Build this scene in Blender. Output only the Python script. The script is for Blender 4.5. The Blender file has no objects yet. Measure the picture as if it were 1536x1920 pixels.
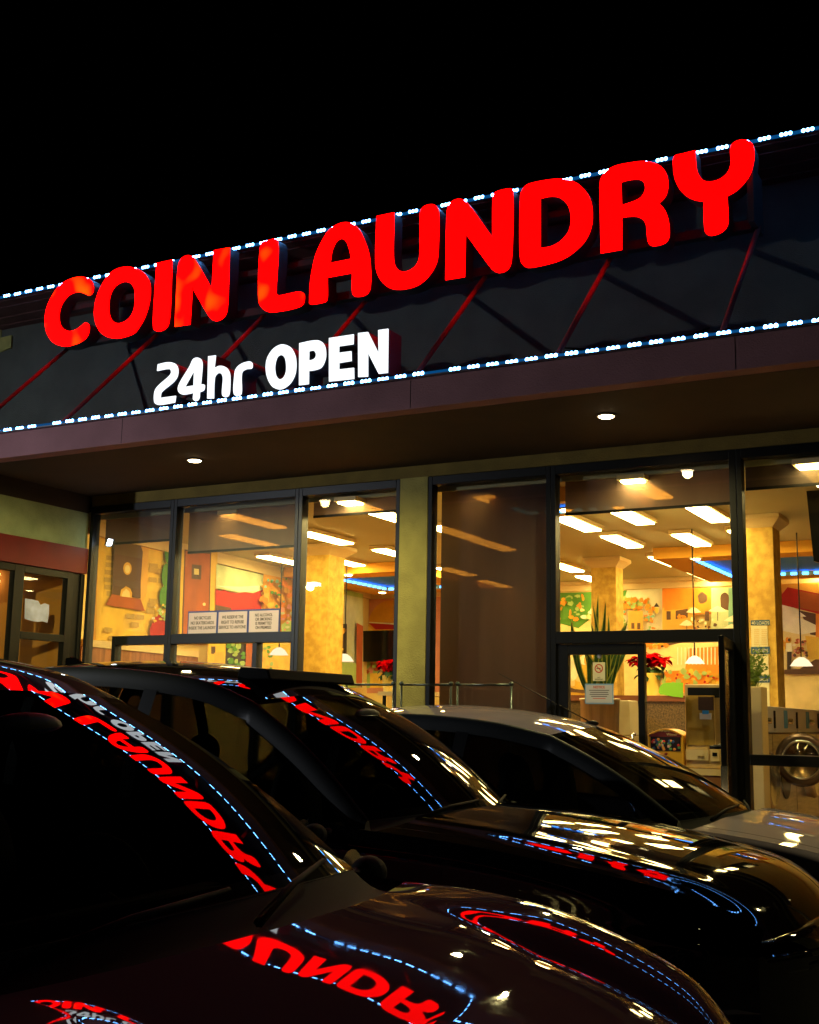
import bpy, math, random
import numpy as np
from mathutils import Matrix, Vector
random.seed(7)
S = bpy.context.scene
R = math.radians

# ------------------------------------------------------------------ camera
FPX, CXP, CYP = 2271.35, 768.0, 960.0
YAW, PIT, ROL = R(28.666), R(9.686), R(0.9988)
_f = np.array([-math.sin(YAW)*math.cos(PIT), math.cos(YAW)*math.cos(PIT), math.sin(PIT)])
_r = np.array([math.cos(YAW), math.sin(YAW), 0.0])
_u = np.cross(_r, _f)
_r2 = _r*math.cos(ROL)+_u*math.sin(ROL)
_u2 = -_r*math.sin(ROL)+_u*math.cos(ROL)
EYE = np.array([0.0, 0.0, 1.5])
cam_d = bpy.data.cameras.new("camera"); cam = bpy.data.objects.new("camera", cam_d)
S.collection.objects.link(cam); S.camera = cam
cam_d.sensor_fit = 'HORIZONTAL'; cam_d.sensor_width = 36.0; cam_d.lens = FPX*36.0/1536.0
cam_d.clip_start = 0.05; cam_d.clip_end = 600
cam.matrix_world = Matrix(((_r2[0], _u2[0], -_f[0], EYE[0]), (_r2[1], _u2[1], -_f[1], EYE[1]),
                           (_r2[2], _u2[2], -_f[2], EYE[2]), (0, 0, 0, 1)))
def ray(px, py):
    return _r2*((px-CXP)/FPX) - _u2*((py-CYP)/FPX) + _f
def onY(px, py, Y): d = ray(px, py); return EYE+d*(Y/d[1])
def onZ(px, py, Z): d = ray(px, py); return EYE+d*((Z-EYE[2])/d[2])
def onP(px, py, p, n):
    d = ray(px, py); p = np.array(p, float); n = np.array(n, float)
    return EYE+d*(((p-EYE)@n)/(d@n))

# ------------------------------------------------------------------ world: night sky
w = bpy.data.worlds.new("World"); S.world = w; w.use_nodes = True
nt = w.node_tree; bg = nt.nodes['Background']
sky = nt.nodes.new('ShaderNodeTexSky'); sky.sky_type = 'NISHITA'; sky.sun_disc = False
sky.sun_elevation = R(-9); sky.sun_rotation = R(200)
nt.links.new(sky.outputs[0], bg.inputs[0]); bg.inputs[1].default_value = 0.05
S.view_settings.view_transform = 'Standard'; S.view_settings.look = 'None'
S.view_settings.exposure = 0.0; S.view_settings.gamma = 1.0
try:
    S.cycles.max_bounces = 10; S.cycles.transparent_max_bounces = 24; S.cycles.glossy_bounces = 5
    S.cycles.diffuse_bounces = 4; S.cycles.sample_clamp_indirect = 6.0
    S.cycles.caustics_reflective = False; S.cycles.caustics_refractive = False
except Exception: pass

# ------------------------------------------------------------------ materials
MATS = {}
def nmat(name):
    m = bpy.data.materials.new(name); m.use_nodes = True; MATS[name] = m
    return m, m.node_tree, m.node_tree.nodes['Principled BSDF']
def pmat(name, col, rough=0.6, metal=0.0, var=0.0, scale=8.0, bump=0.0, bscale=60.0, coat=0.0, spec=0.5, coatr=0.03, stretch=None, col2=None):
    if name in MATS: return MATS[name]
    m, t, b = nmat(name)
    b.inputs['Base Color'].default_value = (*col, 1); b.inputs['Roughness'].default_value = rough
    b.inputs['Metallic'].default_value = metal; b.inputs['Coat Weight'].default_value = coat
    b.inputs['Coat Roughness'].default_value = coatr; b.inputs['Specular IOR Level'].default_value = spec
    tc = t.nodes.new('ShaderNodeTexCoord'); mp = t.nodes.new('ShaderNodeMapping')
    t.links.new(tc.outputs['Object'], mp.inputs[0])
    if stretch: mp.inputs['Scale'].default_value = stretch
    if var > 0 or col2:
        n = t.nodes.new('ShaderNodeTexNoise'); n.inputs['Scale'].default_value = scale; n.inputs['Detail'].default_value = 6
        t.links.new(mp.outputs[0], n.inputs['Vector'])
        r = t.nodes.new('ShaderNodeValToRGB'); t.links.new(n.outputs['Fac'], r.inputs[0])
        a = [max(0, c*(1-var)) for c in col]; c2 = col2 if col2 else [min(1, c*(1+var)) for c in col]
        r.color_ramp.elements[0].position = 0.35; r.color_ramp.elements[1].position = 0.65
        r.color_ramp.elements[0].color = (*a, 1); r.color_ramp.elements[1].color = (*c2, 1)
        t.links.new(r.outputs[0], b.inputs['Base Color'])
    if bump > 0:
        n2 = t.nodes.new('ShaderNodeTexNoise'); n2.inputs['Scale'].default_value = bscale; n2.inputs['Detail'].default_value = 8
        t.links.new(mp.outputs[0], n2.inputs['Vector'])
        bp = t.nodes.new('ShaderNodeBump'); bp.inputs['Strength'].default_value = bump; bp.inputs['Distance'].default_value = 0.01
        t.links.new(n2.outputs['Fac'], bp.inputs['Height']); t.links.new(bp.outputs[0], b.inputs['Normal'])
    return m
def emat(name, col, strength, col2=None, scale=3.0, lo=0.55, hi=0.7):
    if name in MATS: return MATS[name]
    m, t, b = nmat(name)
    b.inputs['Base Color'].default_value = (0.02, 0.02, 0.02, 1); b.inputs['Roughness'].default_value = 1.0; b.inputs['Specular IOR Level'].default_value = 0.0
    b.inputs['Emission Color'].default_value = (*col, 1); b.inputs['Emission Strength'].default_value = strength
    if col2:
        tc = t.nodes.new('ShaderNodeTexCoord'); n = t.nodes.new('ShaderNodeTexNoise'); n.inputs['Scale'].default_value = scale
        n.inputs['Detail'].default_value = 1.0
        t.links.new(tc.outputs['Object'], n.inputs['Vector'])
        r = t.nodes.new('ShaderNodeValToRGB'); t.links.new(n.outputs['Fac'], r.inputs[0])
        r.color_ramp.elements[0].position = lo; r.color_ramp.elements[1].position = hi
        r.color_ramp.elements[0].color = (*col, 1); r.color_ramp.elements[1].color = (*col2, 1)
        t.links.new(r.outputs[0], b.inputs['Emission Color'])
    return m
def glassmat(name, tint, ior=1.5, rough=0.0, veil=None, vf=0.0):
    """thin pane: Fresnel mix of a mirror and a tinted see-through layer"""
    if name in MATS: return MATS[name]
    m = bpy.data.materials.new(name); m.use_nodes = True; MATS[name] = m
    t = m.node_tree; t.nodes.clear()
    o = t.nodes.new('ShaderNodeOutputMaterial'); mx = t.nodes.new('ShaderNodeMixShader')
    tr = t.nodes.new('ShaderNodeBsdfTransparent'); tr.inputs[0].default_value = (*tint, 1)
    gl = t.nodes.new('ShaderNodeBsdfGlossy'); gl.inputs['Roughness'].default_value = rough
    fr = t.nodes.new('ShaderNodeFresnel'); ge = t.nodes.new('ShaderNodeNewGeometry'); mi = t.nodes.new('ShaderNodeMix')
    mi.inputs[2].default_value = ior; mi.inputs[3].default_value = 1.0/ior
    t.links.new(ge.outputs['Backfacing'], mi.inputs[0]); t.links.new(mi.outputs[0], fr.inputs[0])
    t.links.new(fr.outputs[0], mx.inputs[0])
    if veil:
        df = t.nodes.new('ShaderNodeBsdfDiffuse'); df.inputs[0].default_value = (*veil, 1)
        m2 = t.nodes.new('ShaderNodeMixShader'); m2.inputs[0].default_value = vf
        t.links.new(tr.outputs[0], m2.inputs[1]); t.links.new(df.outputs[0], m2.inputs[2])
        t.links.new(m2.outputs[0], mx.inputs[1])
    else: t.links.new(tr.outputs[0], mx.inputs[1])
    t.links.new(gl.outputs[0], mx.inputs[2]); t.links.new(mx.outputs[0], o.inputs[0])
    return m
def blindmat(name, col, trans, tcol):
    if name in MATS: return MATS[name]
    m = bpy.data.materials.new(name); m.use_nodes = True; MATS[name] = m
    t = m.node_tree; t.nodes.clear()
    o = t.nodes.new('ShaderNodeOutputMaterial'); mx = t.nodes.new('ShaderNodeMixShader'); mx.inputs[0].default_value = trans
    df = t.nodes.new('ShaderNodeBsdfDiffuse'); tl = t.nodes.new('ShaderNodeBsdfTranslucent')
    tc = t.nodes.new('ShaderNodeTexCoord'); n = t.nodes.new('ShaderNodeTexNoise'); n.inputs['Scale'].default_value = 1.3
    n.inputs['Detail'].default_value = 5; mp = t.nodes.new('ShaderNodeMapping'); mp.inputs['Scale'].default_value = (2.2, 1, .35); t.links.new(tc.outputs['Object'], mp.inputs[0]); t.links.new(mp.outputs[0], n.inputs['Vector'])
    r = t.nodes.new('ShaderNodeValToRGB'); t.links.new(n.outputs['Fac'], r.inputs[0])
    r.color_ramp.elements[0].color = (*[c*0.55 for c in col], 1); r.color_ramp.elements[1].color = (*[c*1.3 for c in col], 1)
    t.links.new(r.outputs[0], df.inputs[0]); t.links.new(r.outputs[0], tl.inputs[0])
    a = t.nodes.new('ShaderNodeMixShader'); a.inputs[0].default_value = 0.5
    t.links.new(df.outputs[0], a.inputs[1]); t.links.new(tl.outputs[0], a.inputs[2])
    tr = t.nodes.new('ShaderNodeBsdfTransparent'); tr.inputs[0].default_value = (*tcol, 1)
    t.links.new(a.outputs[0], mx.inputs[1]); t.links.new(tr.outputs[0], mx.inputs[2]); t.links.new(mx.outputs[0], o.inputs[0])
    return m

M_asph = pmat('asphalt', (0.045, 0.045, 0.048), 0.85, var=0.35, scale=30, bump=0.5, bscale=200)
M_conc = pmat('concrete', (0.13, 0.125, 0.115), 0.85, var=0.2, scale=5, bump=0.3, bscale=120)
M_stuc = pmat('grey_stucco', (0.105, 0.115, 0.10), 0.95, var=0.12, scale=3, bump=0.8, bscale=90)
M_fasc = pmat('mauve_fascia', (0.35, 0.165, 0.18), 0.9, var=0.12, scale=2, bump=0.5, bscale=90)
M_corn = pmat('red_brown_cornice', (0.11, 0.045, 0.04), 0.7, var=0.2, scale=3)
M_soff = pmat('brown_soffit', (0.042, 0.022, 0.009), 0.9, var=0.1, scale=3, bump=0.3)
M_oliv = pmat('olive_stucco', (0.42, 0.36, 0.10), 0.95, var=0.12, scale=5, bump=1.0, bscale=70)
M_gren = pmat('green_stucco', (0.36, 0.42, 0.22), 0.95, var=0.14, scale=4, bump=1.0, bscale=60)
M_red = pmat('red_band', (0.15, 0.004, 0.004), 0.6, var=0.15, scale=3)
M_fram = pmat('dark_bronze_frame', (0.005, 0.005, 0.005), 0.4, spec=0.25)
M_alum = pmat('anodised_frame', (0.013, 0.014, 0.016), 0.4, spec=.3)
M_steel = pmat('chrome_steel', (0.75, 0.77, 0.8), 0.22, metal=1.0)
M_strut = pmat('red_lit_strut', (0.25, 0.035, 0.03), 0.6, var=0.2, scale=8)  # red light from the letters put into the strut colour
M_case = pmat('letter_case', (0.05, 0.05, 0.06), 0.5, spec=.3)
M_glass = glassmat('window_glass', (0.93, 0.93, 0.92))
M_glass2 = glassmat('dusty_glass', (0.90, 0.91, 0.92), veil=(0.55, 0.6, 0.62), vf=0.045)
M_blind = blindmat('grey_blind', (0.25, 0.21, 0.20), 0.16, (0.9, 0.62, 0.3))
M_blindd = blindmat('dark_blind', (0.09, 0.075, 0.07), 0.10, (0.9, 0.7, 0.4))
M_ceil = pmat('cream_ceiling', (0.50, 0.45, 0.24), 0.9, var=0.05, scale=1)
M_oran = pmat('orange_soffit', (0.75, 0.36, 0.03), 0.8)
M_blue = pmat('blue_coffer', (0.01, 0.20, 0.80), 0.7)
M_col = pmat('golden_plaster', (0.58, 0.33, 0.04), 0.7, var=0.18, scale=11, col2=(0.70, 0.44, 0.07))
M_cream = pmat('cream_trim', (0.75, 0.56, 0.27), 0.7)
M_wall = pmat('cream_wall', (0.78, 0.60, 0.22), 0.9, var=0.05, scale=1)
M_floor = pmat('brown_tile', (0.33, 0.17, 0.07), 0.35, var=0.15, scale=4)
M_black = pmat('black_plastic', (0.006, 0.006, 0.006), 0.5, spec=.2)
M_tyre = pmat('tyre_rubber', (0.006, 0.006, 0.006), 0.8, spec=.15)
M_int = pmat('dark_interior', (0.02, 0.02, 0.021), 0.7)
M_cglass = glassmat('car_glass', (0.16, 0.17, 0.16), ior=1.6)
E_red = emat('lit_red_acrylic', (1.0, 0.0, 0.0), 7.0)
E_redh = emat('lit_red_acrylic_hot', (1.0, 0.0, 0.0), 8.0, col2=(1.0, 0.019, 0.0), scale=2.9, lo=0.56, hi=0.80)
E_white = emat('lit_white_acrylic', (0.9, 0.96, 1.0), 1.5)
E_led = emat('blue_white_led', (0.12, 0.40, 1.0), 30.0)
E_halo = emat('led_halo', (0.0, 0.15, 0.50), 0.4)
E_tube = emat('lit_diffuser', (1.0, 0.76, 0.26), 50.0)
E_down = emat('downlight_lens', (1.0, 0.72, 0.38), 30.0)
E_refl = emat('reflection_glow', (0.75, 0.9, 1.0), 30.0)

# ------------------------------------------------------------------ mesh helpers
OFF = {}
class MB:
    def __init__(s): s.v = []; s.f = []; s.m = []; s.mi = 0
    def add(s, vs, fs):
        k = len(s.v); s.v += [tuple(map(float, p)) for p in vs]
        s.f += [tuple(i+k for i in f) for f in fs]; s.m += [s.mi]*len(fs); return s
    def box(s, x0, x1, y0, y1, z0, z1):
        x0, x1 = min(x0, x1), max(x0, x1); y0, y1 = min(y0, y1), max(y0, y1); z0, z1 = min(z0, z1), max(z0, z1)
        return s.add([(x0,y0,z0),(x1,y0,z0),(x1,y1,z0),(x0,y1,z0),(x0,y0,z1),(x1,y0,z1),(x1,y1,z1),(x0,y1,z1)],
                     [(0,3,2,1),(4,5,6,7),(0,1,5,4),(1,2,6,5),(2,3,7,6),(3,0,4,7)])
    def quad(s, a, b, c, d): return s.add([a,b,c,d], [(0,1,2,3)])
    def poly(s, pts): return s.add(pts, [tuple(range(len(pts)))])
    def prism(s, pts, d):
        n = len(pts); d = np.array(d, float); a = [np.array(p, float) for p in pts]
        return s.add(a+[p+d for p in a], [tuple(range(n))[::-1], tuple(range(n, 2*n))]+[(i, (i+1) % n, n+(i+1) % n, n+i) for i in range(n)])
    def tube(s, pts, rad, n=10, caps=True):
        pts = [np.array(p, float) for p in pts]; rad = rad if hasattr(rad, '__len__') else [rad]*len(pts)
        vs = []; fs = []; prev = None
        for i, p in enumerate(pts):
            d = pts[min(i+1, len(pts)-1)]-pts[max(i-1, 0)]; d = d/(np.linalg.norm(d)+1e-12)
            if prev is None: a = np.cross(d, [0, 0, 1.0]) if abs(d[2]) < 0.9 else np.cross(d, [1.0, 0, 0])
            else: a = prev-d*(prev@d)
            a = a/np.linalg.norm(a); prev = a; b = np.cross(d, a)
            for k in range(n):
                t = 2*math.pi*k/n; vs.append(p+rad[i]*(a*math.cos(t)+b*math.sin(t)))
        for i in range(len(pts)-1):
            for k in range(n):
                fs.append((i*n+k, i*n+(k+1) % n, (i+1)*n+(k+1) % n, (i+1)*n+k))
        if caps: fs.append(tuple(range(n))[::-1]); fs.append(tuple((len(pts)-1)*n+k for k in range(n)))
        return s.add(vs, fs)
    def lathe(s, prof, c, axis=2, n=24):
        """prof: list of (radius, height) revolved round axis through c"""
        vs = []; fs = []
        for r, h in prof:
            for k in range(n):
                t = 2*math.pi*k/n; q = [r*math.cos(t), r*math.sin(t), h]
                if axis == 1: q = [q[0], q[2], q[1]]
                if axis == 0: q = [q[2], q[0], q[1]]
                vs.append((c[0]+q[0], c[1]+q[1], c[2]+q[2]))
        for i in range(len(prof)-1):
            for k in range(n): fs.append((i*n+k, i*n+(k+1) % n, (i+1)*n+(k+1) % n, (i+1)*n+k))
        fs.append(tuple(range(n))); fs.append(tuple((len(prof)-1)*n+k for k in range(n)))
        return s.add(vs, fs)
    def grid(s, fn, nu, nv, keep=None):
        vs = [fn(i/nu, j/nv) for i in range(nu+1) for j in range(nv+1)]; fs = []
        for i in range(nu):
            for j in range(nv):
                if keep and not keep((i+.5)/nu, (j+.5)/nv): continue
                a = i*(nv+1)+j; fs.append((a, a+1, a+nv+2, a+nv+1))
        return s.add(vs, fs)
    def blob(s, c, r, nu=10, nv=14):
        def f(u, v):
            a = math.pi*u; b = 2*math.pi*v
            return (c[0]+r[0]*math.sin(a)*math.cos(b), c[1]+r[1]*math.sin(a)*math.sin(b), c[2]+r[2]*math.cos(a))
        return s.grid(f, nu, nv)
    def build(s, name, mat, parent=None, smooth=False, local=False, bevel=0, solid=0):
        me = bpy.data.meshes.new(name)
        off = np.array(OFF.get(parent.name, (0, 0, 0)) if (parent is not None and not local) else (0, 0, 0))
        me.from_pydata([tuple(np.array(v)-off) for v in s.v], [], s.f); me.validate()
        mats = mat if isinstance(mat, (list, tuple)) else [mat]
        for m in mats: me.materials.append(m)
        if len(mats) > 1 and len(me.polygons) == len(s.m): me.polygons.foreach_set('material_index', s.m)
        if smooth: me.polygons.foreach_set('use_smooth', [True]*len(me.polygons))
        me.update()
        o = bpy.data.objects.new(name, me); S.collection.objects.link(o)
        if parent is not None:
            o.parent = parent; OFF[o.name] = tuple(off)
        if bevel:
            b = o.modifiers.new('bevel', 'BEVEL'); b.width = bevel; b.segments = 2; b.limit_method = 'ANGLE'
        if solid:
            b = o.modifiers.new('thickness', 'SOLIDIFY'); b.thickness = solid; b.offset = -1
        return o
def thing(name, loc, label, cat, group=None, rot=0):
    o = bpy.data.objects.new(name, None); S.collection.objects.link(o); o.location = loc; o.rotation_euler = (0, 0, rot)
    o.empty_display_size = 0.2; o['label'] = label; o['category'] = cat
    if group: o['group'] = group
    OFF[o.name] = tuple(loc); return o
def tag(o, label, cat, group=None):
    o['label'] = label; o['category'] = cat
    if group: o['group'] = group
    return o
def struct(o): o['kind'] = 'structure'; return o
def copy_tree(o, parent=None):
    c = o.copy(); S.collection.objects.link(c); c.parent = parent
    for k in list(o.children): copy_tree(k, c)
    return c
def text_mesh(txt, size, align='CENTER', ext=0.0008, bold=0.0, sx=1.0, space=1.0, line=1.0):
    cu = bpy.data.curves.new('t', 'FONT'); cu.body = txt; cu.size = size; cu.align_x = align; cu.align_y = 'CENTER'
    cu.extrude = ext; cu.offset = bold; cu.space_character = space; cu.space_line = line
    o = bpy.data.objects.new('t', cu); S.collection.objects.link(o)
    me = bpy.data.meshes.new_from_object(o); bpy.data.objects.remove(o)
    vs = [(v.co.x*sx, v.co.y, v.co.z) for v in me.vertices]; fs = [tuple(p.vertices) for p in me.polygons]
    bpy.data.meshes.remove(me); return vs, fs
def text_on(mb, txt, c, size, ax=(1, 0, 0), nrm=(0, -1, 0), **k):
    vs, fs = text_mesh(txt, size, **k); ax = np.array(ax, float); nrm = np.array(nrm, float); up = np.cross(nrm, ax)
    c = np.array(c, float); mb.add([c+ax*v[0]+up*v[1]+nrm*v[2] for v in vs], fs)
def cat_rom(pts, closed=True, n=7):
    """pts: (x,y[,1]); 1 marks a sharp corner. centripetal spline through them"""
    P = [np.array(p[:2], float) for p in pts]; C = [len(p) > 2 for p in pts]; N = len(P); out = []
    for i in range(N if closed else N-1):
        p1 = P[i]; p2 = P[(i+1) % N]; L = np.linalg.norm(p2-p1)
        p0 = P[i-1] if not C[i] and (closed or i > 0) else p1-(p2-p1)
        p3 = P[(i+2) % N] if not C[(i+1) % N] and (closed or i+2 < N) else p2+(p2-p1)
        if C[i] and C[(i+1) % N]: out.append(p1); continue
        t0 = 0; t1 = t0+max(np.linalg.norm(p1-p0), 1e-6)**.5; t2 = t1+max(L, 1e-6)**.5; t3 = t2+max(np.linalg.norm(p3-p2), 1e-6)**.5
        for k in range(n):
            t = t1+(t2-t1)*k/n
            A1 = (t1-t)/(t1-t0)*p0+(t-t0)/(t1-t0)*p1; A2 = (t2-t)/(t2-t1)*p1+(t-t1)/(t2-t1)*p2; A3 = (t3-t)/(t3-t2)*p2+(t-t2)/(t3-t2)*p3
            B1 = (t2-t)/(t2-t0)*A1+(t-t0)/(t2-t0)*A2; B2 = (t3-t)/(t3-t1)*A2+(t-t1)/(t3-t1)*A3
            out.append((t2-t)/(t2-t1)*B1+(t-t1)/(t2-t1)*B2)
    if not closed: out.append(P[-1])
    return out
def extrude_outline(loops, Y, depth):
    """loops of (x,z) world points -> prism from Y to Y+depth with holes"""
    cu = bpy.data.curves.new('t', 'CURVE'); cu.dimensions = '2D'; cu.fill_mode = 'BOTH'; cu.extrude = depth/2
    for L in loops:
        sp = cu.splines.new('POLY'); sp.points.add(len(L)-1); sp.use_cyclic_u = True
        for i, p in enumerate(L): sp.points[i].co = (p[0], p[1], 0, 1)
    o = bpy.data.objects.new('t', cu); S.collection.objects.link(o)
    me = bpy.data.meshes.new_from_object(o); bpy.data.objects.remove(o)
    mb = MB(); mb.add([(v.co.x, Y+depth/2-v.co.z, v.co.y) for v in me.vertices], [tuple(p.vertices) for p in me.polygons])
    bpy.data.meshes.remove(me); return mb
def lamp(name, kind, loc, col, energy, parent=None, size=0.2, target=None, spot=None):
    d = bpy.data.lights.new(name, kind); d.color = col; d.energy = energy
    if kind in ('POINT', 'SPOT'): d.shadow_soft_size = size
    if kind == 'SPOT': d.spot_size = spot or R(120); d.spot_blend = 0.6
    o = bpy.data.objects.new(name, d); S.collection.objects.link(o)
    o.location = Vector(loc)
    if target is not None: o.rotation_euler = (Vector(target)-Vector(loc)).to_track_quat('-Z', 'Y').to_euler()
    if parent is not None:
        o.parent = parent; o.location = Vector(loc)-Vector(OFF.get(parent.name, (0, 0, 0)))
    return o

# ------------------------------------------------------------------ key planes
W = 10.5            # storefront glass
CF = 8.45           # canopy front
ZS = 4.00           # soffit
HEAD = 3.79
WALLY = 10.6        # parapet wall behind the sign
YTL = 9.83          # top LED strip
ZTOP = float(onY(757, 401, YTL)[2])
BY = 18.6           # back wall inside
ZC = 3.75           # shop ceiling
FL = 0.15           # floor / pavement level

# ground
struct(MB().box(-80, 80, -60, 60, -0.3, 0.0).build('ground', M_asph))
struct(MB().box(-16, 14, 9.35, 10.42, 0.004, FL).build('pavement', M_conc, bevel=0.02))
mb = MB()
for yy in (0.95, 3.85, 6.75): mb.box(-5.6, -0.6, yy-0.05, yy+0.05, 0.004, 0.008)
struct(mb.build('parking_lines', pmat('line_paint', (0.6, 0.6, 0.56), 0.8)))

# ------------------------------------------------------------------ laundromat building
B = thing('laundromat_building', (-3, W, 0), 'grey stucco laundry shopfront with projecting canopy and tall lit windows', 'building')
XL, XR = -9.93, 4.0
MB().box(-16, 6, CF, CF+0.16, ZS, 4.25).build('canopy_fascia', M_fasc, B)
mb = MB(); mb.box(-16, 6, CF-0.045, CF+0.3, 4.252, 4.262); mb.build('ledge_flashing', pmat('flashing', (0.2, 0.2, 0.23), 0.4, metal=0.6), B)
for x in (-7.72, -4.63, -1.98, 1.2): MB().box(x-0.002, x+0.002, CF-0.002, CF+0.01, ZS+0.005, 4.245).build('fascia_joint', M_black, B)
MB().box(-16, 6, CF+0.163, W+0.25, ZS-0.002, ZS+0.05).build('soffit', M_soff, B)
MB().box(-16, 6, CF+0.3, WALLY+0.3, 4.20, 4.255).build('canopy_roof', M_black, B)
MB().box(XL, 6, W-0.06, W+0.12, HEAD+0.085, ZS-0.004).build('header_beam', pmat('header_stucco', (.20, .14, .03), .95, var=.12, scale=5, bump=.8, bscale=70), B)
MB().box(-16, 6, WALLY, WALLY+0.3, 4.256, ZTOP).build('parapet_wall', M_stuc, B)
# stepped cornice running along the top of the parapet
YC = 9.85
cz = float(onY(0, 612, WALLY-.12)[2]); ch = ZTOP-cz
prof = [(WALLY, cz), (WALLY-0.12, cz), (WALLY-0.12, cz+ch*.2), (WALLY-0.3, cz+ch*.28), (WALLY-0.3, cz+ch*.5), (YC+0.2, cz+ch*.56), (YC+0.2, cz+ch*.72),
        (YC+0.06, cz+ch*.76), (YC+0.06, cz+ch*.9), (YC, cz+ch*.92), (YC, ZTOP-.005), (WALLY, ZTOP-.005)]
MB().prism([(-16, y, z) for y, z in prof], (22, 0, 0)).build('cornice', M_corn, B)
MB().box(-5.5-0.31, -5.5, W-0.075, W+0.12, FL, HEAD+0.083).build('pillar', M_oliv, B)
# stucco end wall right of the last window
MB().box(XR, 6, W-0.06, W+0.12, FL, HEAD+0.083).build('end_wall', M_oliv, B)

def bar(x0, x1, z0, z1, y0=W-0.07, y1=W+0.05): return (x0, x1, y0, y1, z0, z1)
def window(x0, x1, z0, z1, rails=(), glass=M_glass, mats=M_fram, lt=0.045, rt=0.045, posts=()):
    mb = MB(); mb.box(*bar(x0, x0+lt, z0, z1)); mb.box(*bar(x1-rt, x1, z0, z1)); mb.box(*bar(x0+lt, x1-rt, z1-0.085, z1)); mb.box(*bar(x0+lt, x1-rt, z0, z0+0.1))
    for a, b, c, d in rails: mb.box(a, b, W-0.066, W+0.046, c, d)
    f = mb.build('window_frame', mats, B, bevel=0.004)
    MB().box(x0+lt-0.004, x1-rt+0.004, W-0.006, W+0.002, z0+0.09, z1-0.08).build('glass', glass, f)
    return f
HT = HEAD+0.08
window(-9.93, -8.70, FL, HT, rails=[(-9.45, -8.745, 2.26, 2.36), (-9.50, -9.45, 0.25, 2.36)], glass=M_glass2, mats=M_alum)
window(-8.698, -7.03, FL, HT, rails=[(-8.653, -7.075, 2.26, 2.37), (-7.56, -7.50, 0.25, 2.258)], glass=M_glass2, mats=M_alum)
window(-7.028, -5.815, FL, HT, mats=M_alum)
window(-5.495, -4.20, FL, HT)
# door bay: transom, sidelight door and the opening
mb = MB(); mb.box(*bar(-4.198, -4.15, FL, HT)); mb.box(*bar(-2.53, -2.47, FL, HT)); mb.box(*bar(-4.15, -2.53, HT-0.085, HT)); mb.box(*bar(-4.15, -2.53, 2.2, 2.31))
f = mb.build('door_frame', M_fram, B, bevel=0.004)
MB().box(-4.155, -2.525, W-0.006, W+0.002, 2.30, HT-0.08).build('transom_glass', M_glass, f)
window(-2.468, 1.2, FL, HT, rails=[(-2.42, 1.15, 1.165, 1.255)])
window(1.202, XR-0.002, FL, HT, rails=[(1.25, 3.95, 1.165, 1.255)])
# closed leaf
d1 = thing('glass_door', (-3.7, W, FL), 'closed black framed glass door with a no smoking sign and a notice', 'door')
mb = MB(); z0, z1 = FL+0.01, 2.195
mb.box(-4.148, -4.04, W-0.05, W+0.02, z0, z1); mb.box(-3.385, -3.325, W-0.05, W+0.02, z0, z1); mb.box(-4.04, -3.385, W-0.05, W+0.02, 2.10, z1); mb.box(-4.04, -3.385, W-0.05, W+0.02, z0, 0.4)
mb.build('door_stile', M_fram, d1, bevel=0.004)
MB().box(-4.045, -3.38, W-0.02, W-0.012, 0.39, 2.105).build('pane', M_glass, d1)
mb = MB(); mb.tube([(-3.42, W-0.05, 1.0), (-3.42, W-0.12, 1.0), (-3.42, W-0.12, 1.4), (-3.42, W-0.05, 1.4)], 0.014); mb.build('handle', M_steel, d1, smooth=True)
# open leaf, swung out square to the front
d2 = thing('open_glass_door', (-2.55, W, FL), 'black framed glass door swung open towards the car park', 'door')
mb = MB(); y1 = W-0.075; y0 = y1-0.80; x0, x1 = -2.58, -2.535
mb.box(x0, x1, y0, y0+0.075, z0, z1); mb.box(x0, x1, y1-0.07, y1, z0, z1); mb.box(x0, x1, y0+0.075, y1-0.07, 2.11, z1); mb.box(x0, x1, y0+0.075, y1-0.07, z0, 0.4)
mb.build('door_stile', M_fram, d2, bevel=0.004)
MB().box(-2.562, -2.554, y0+0.07, y1-0.065, 0.39, 2.115).build('pane', M_glass, d2)
mb = MB(); mb.tube([(x0, y0+0.05, 1.32), (x0-0.09, y0+0.05, 1.32)], 0.014); mb.tube([(x0-0.05, y0+0.05, 1.325), (x0-0.05, y1-0.08, 1.325)], 0.016); mb.build('push_bar', M_black, d2, smooth=True)
MB().box(x0-0.004, x1+0.004, y0-0.004, y0+0.04, 0.98, 1.18).build('lock_plate', M_steel, d2)

d2.rotation_euler = (0, 0, R(8))
# ---- shop interior
LWN = np.array([1.0, 0.1, 0.0]); LWP = (-10.15, W, 0.0)            # left wall plane, skewed
def lw(Y, z, off=0.0): return np.array([-10.15-0.1*(Y-W)+off, Y, z])
MB().box(-13.2, 6, W+0.13, BY, FL-0.1, FL).build('floor', M_floor, B)
MB().box(-13.2, 6, W+0.13, BY+0.2, ZC, ZC+0.1).build('ceiling', M_ceil, B)
mb = MB(); mb.prism([lw(W+0.1, FL), lw(BY, FL), lw(BY, ZC), lw(W+0.1, ZC)], (-0.15, 0, 0)); mb.build('left_wall', M_wall, B)
MB().box(-13.2, 6, BY, BY+0.15, FL, ZC).build('back_wall', M_wall, B)
MB().box(5.9, 6.0, W+0.1, BY, FL, ZC).build('right_wall', M_wall, B)
mb = MB(); mb.box(-11.0, 5.9, BY-0.07, BY-0.001, ZC-0.16, ZC-0.002); mb.box(-11.0, 5.9, BY-0.12, BY-0.07, ZC-0.06, ZC-0.002)
mb.prism([lw(W+0.1, ZC-0.16, .001), lw(BY, ZC-0.16, .001), lw(BY, ZC-.002, .001), lw(W+0.1, ZC-.002, .001)], (0.07, 0, 0)); mb.build('crown_moulding', M_cream, B)
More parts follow.
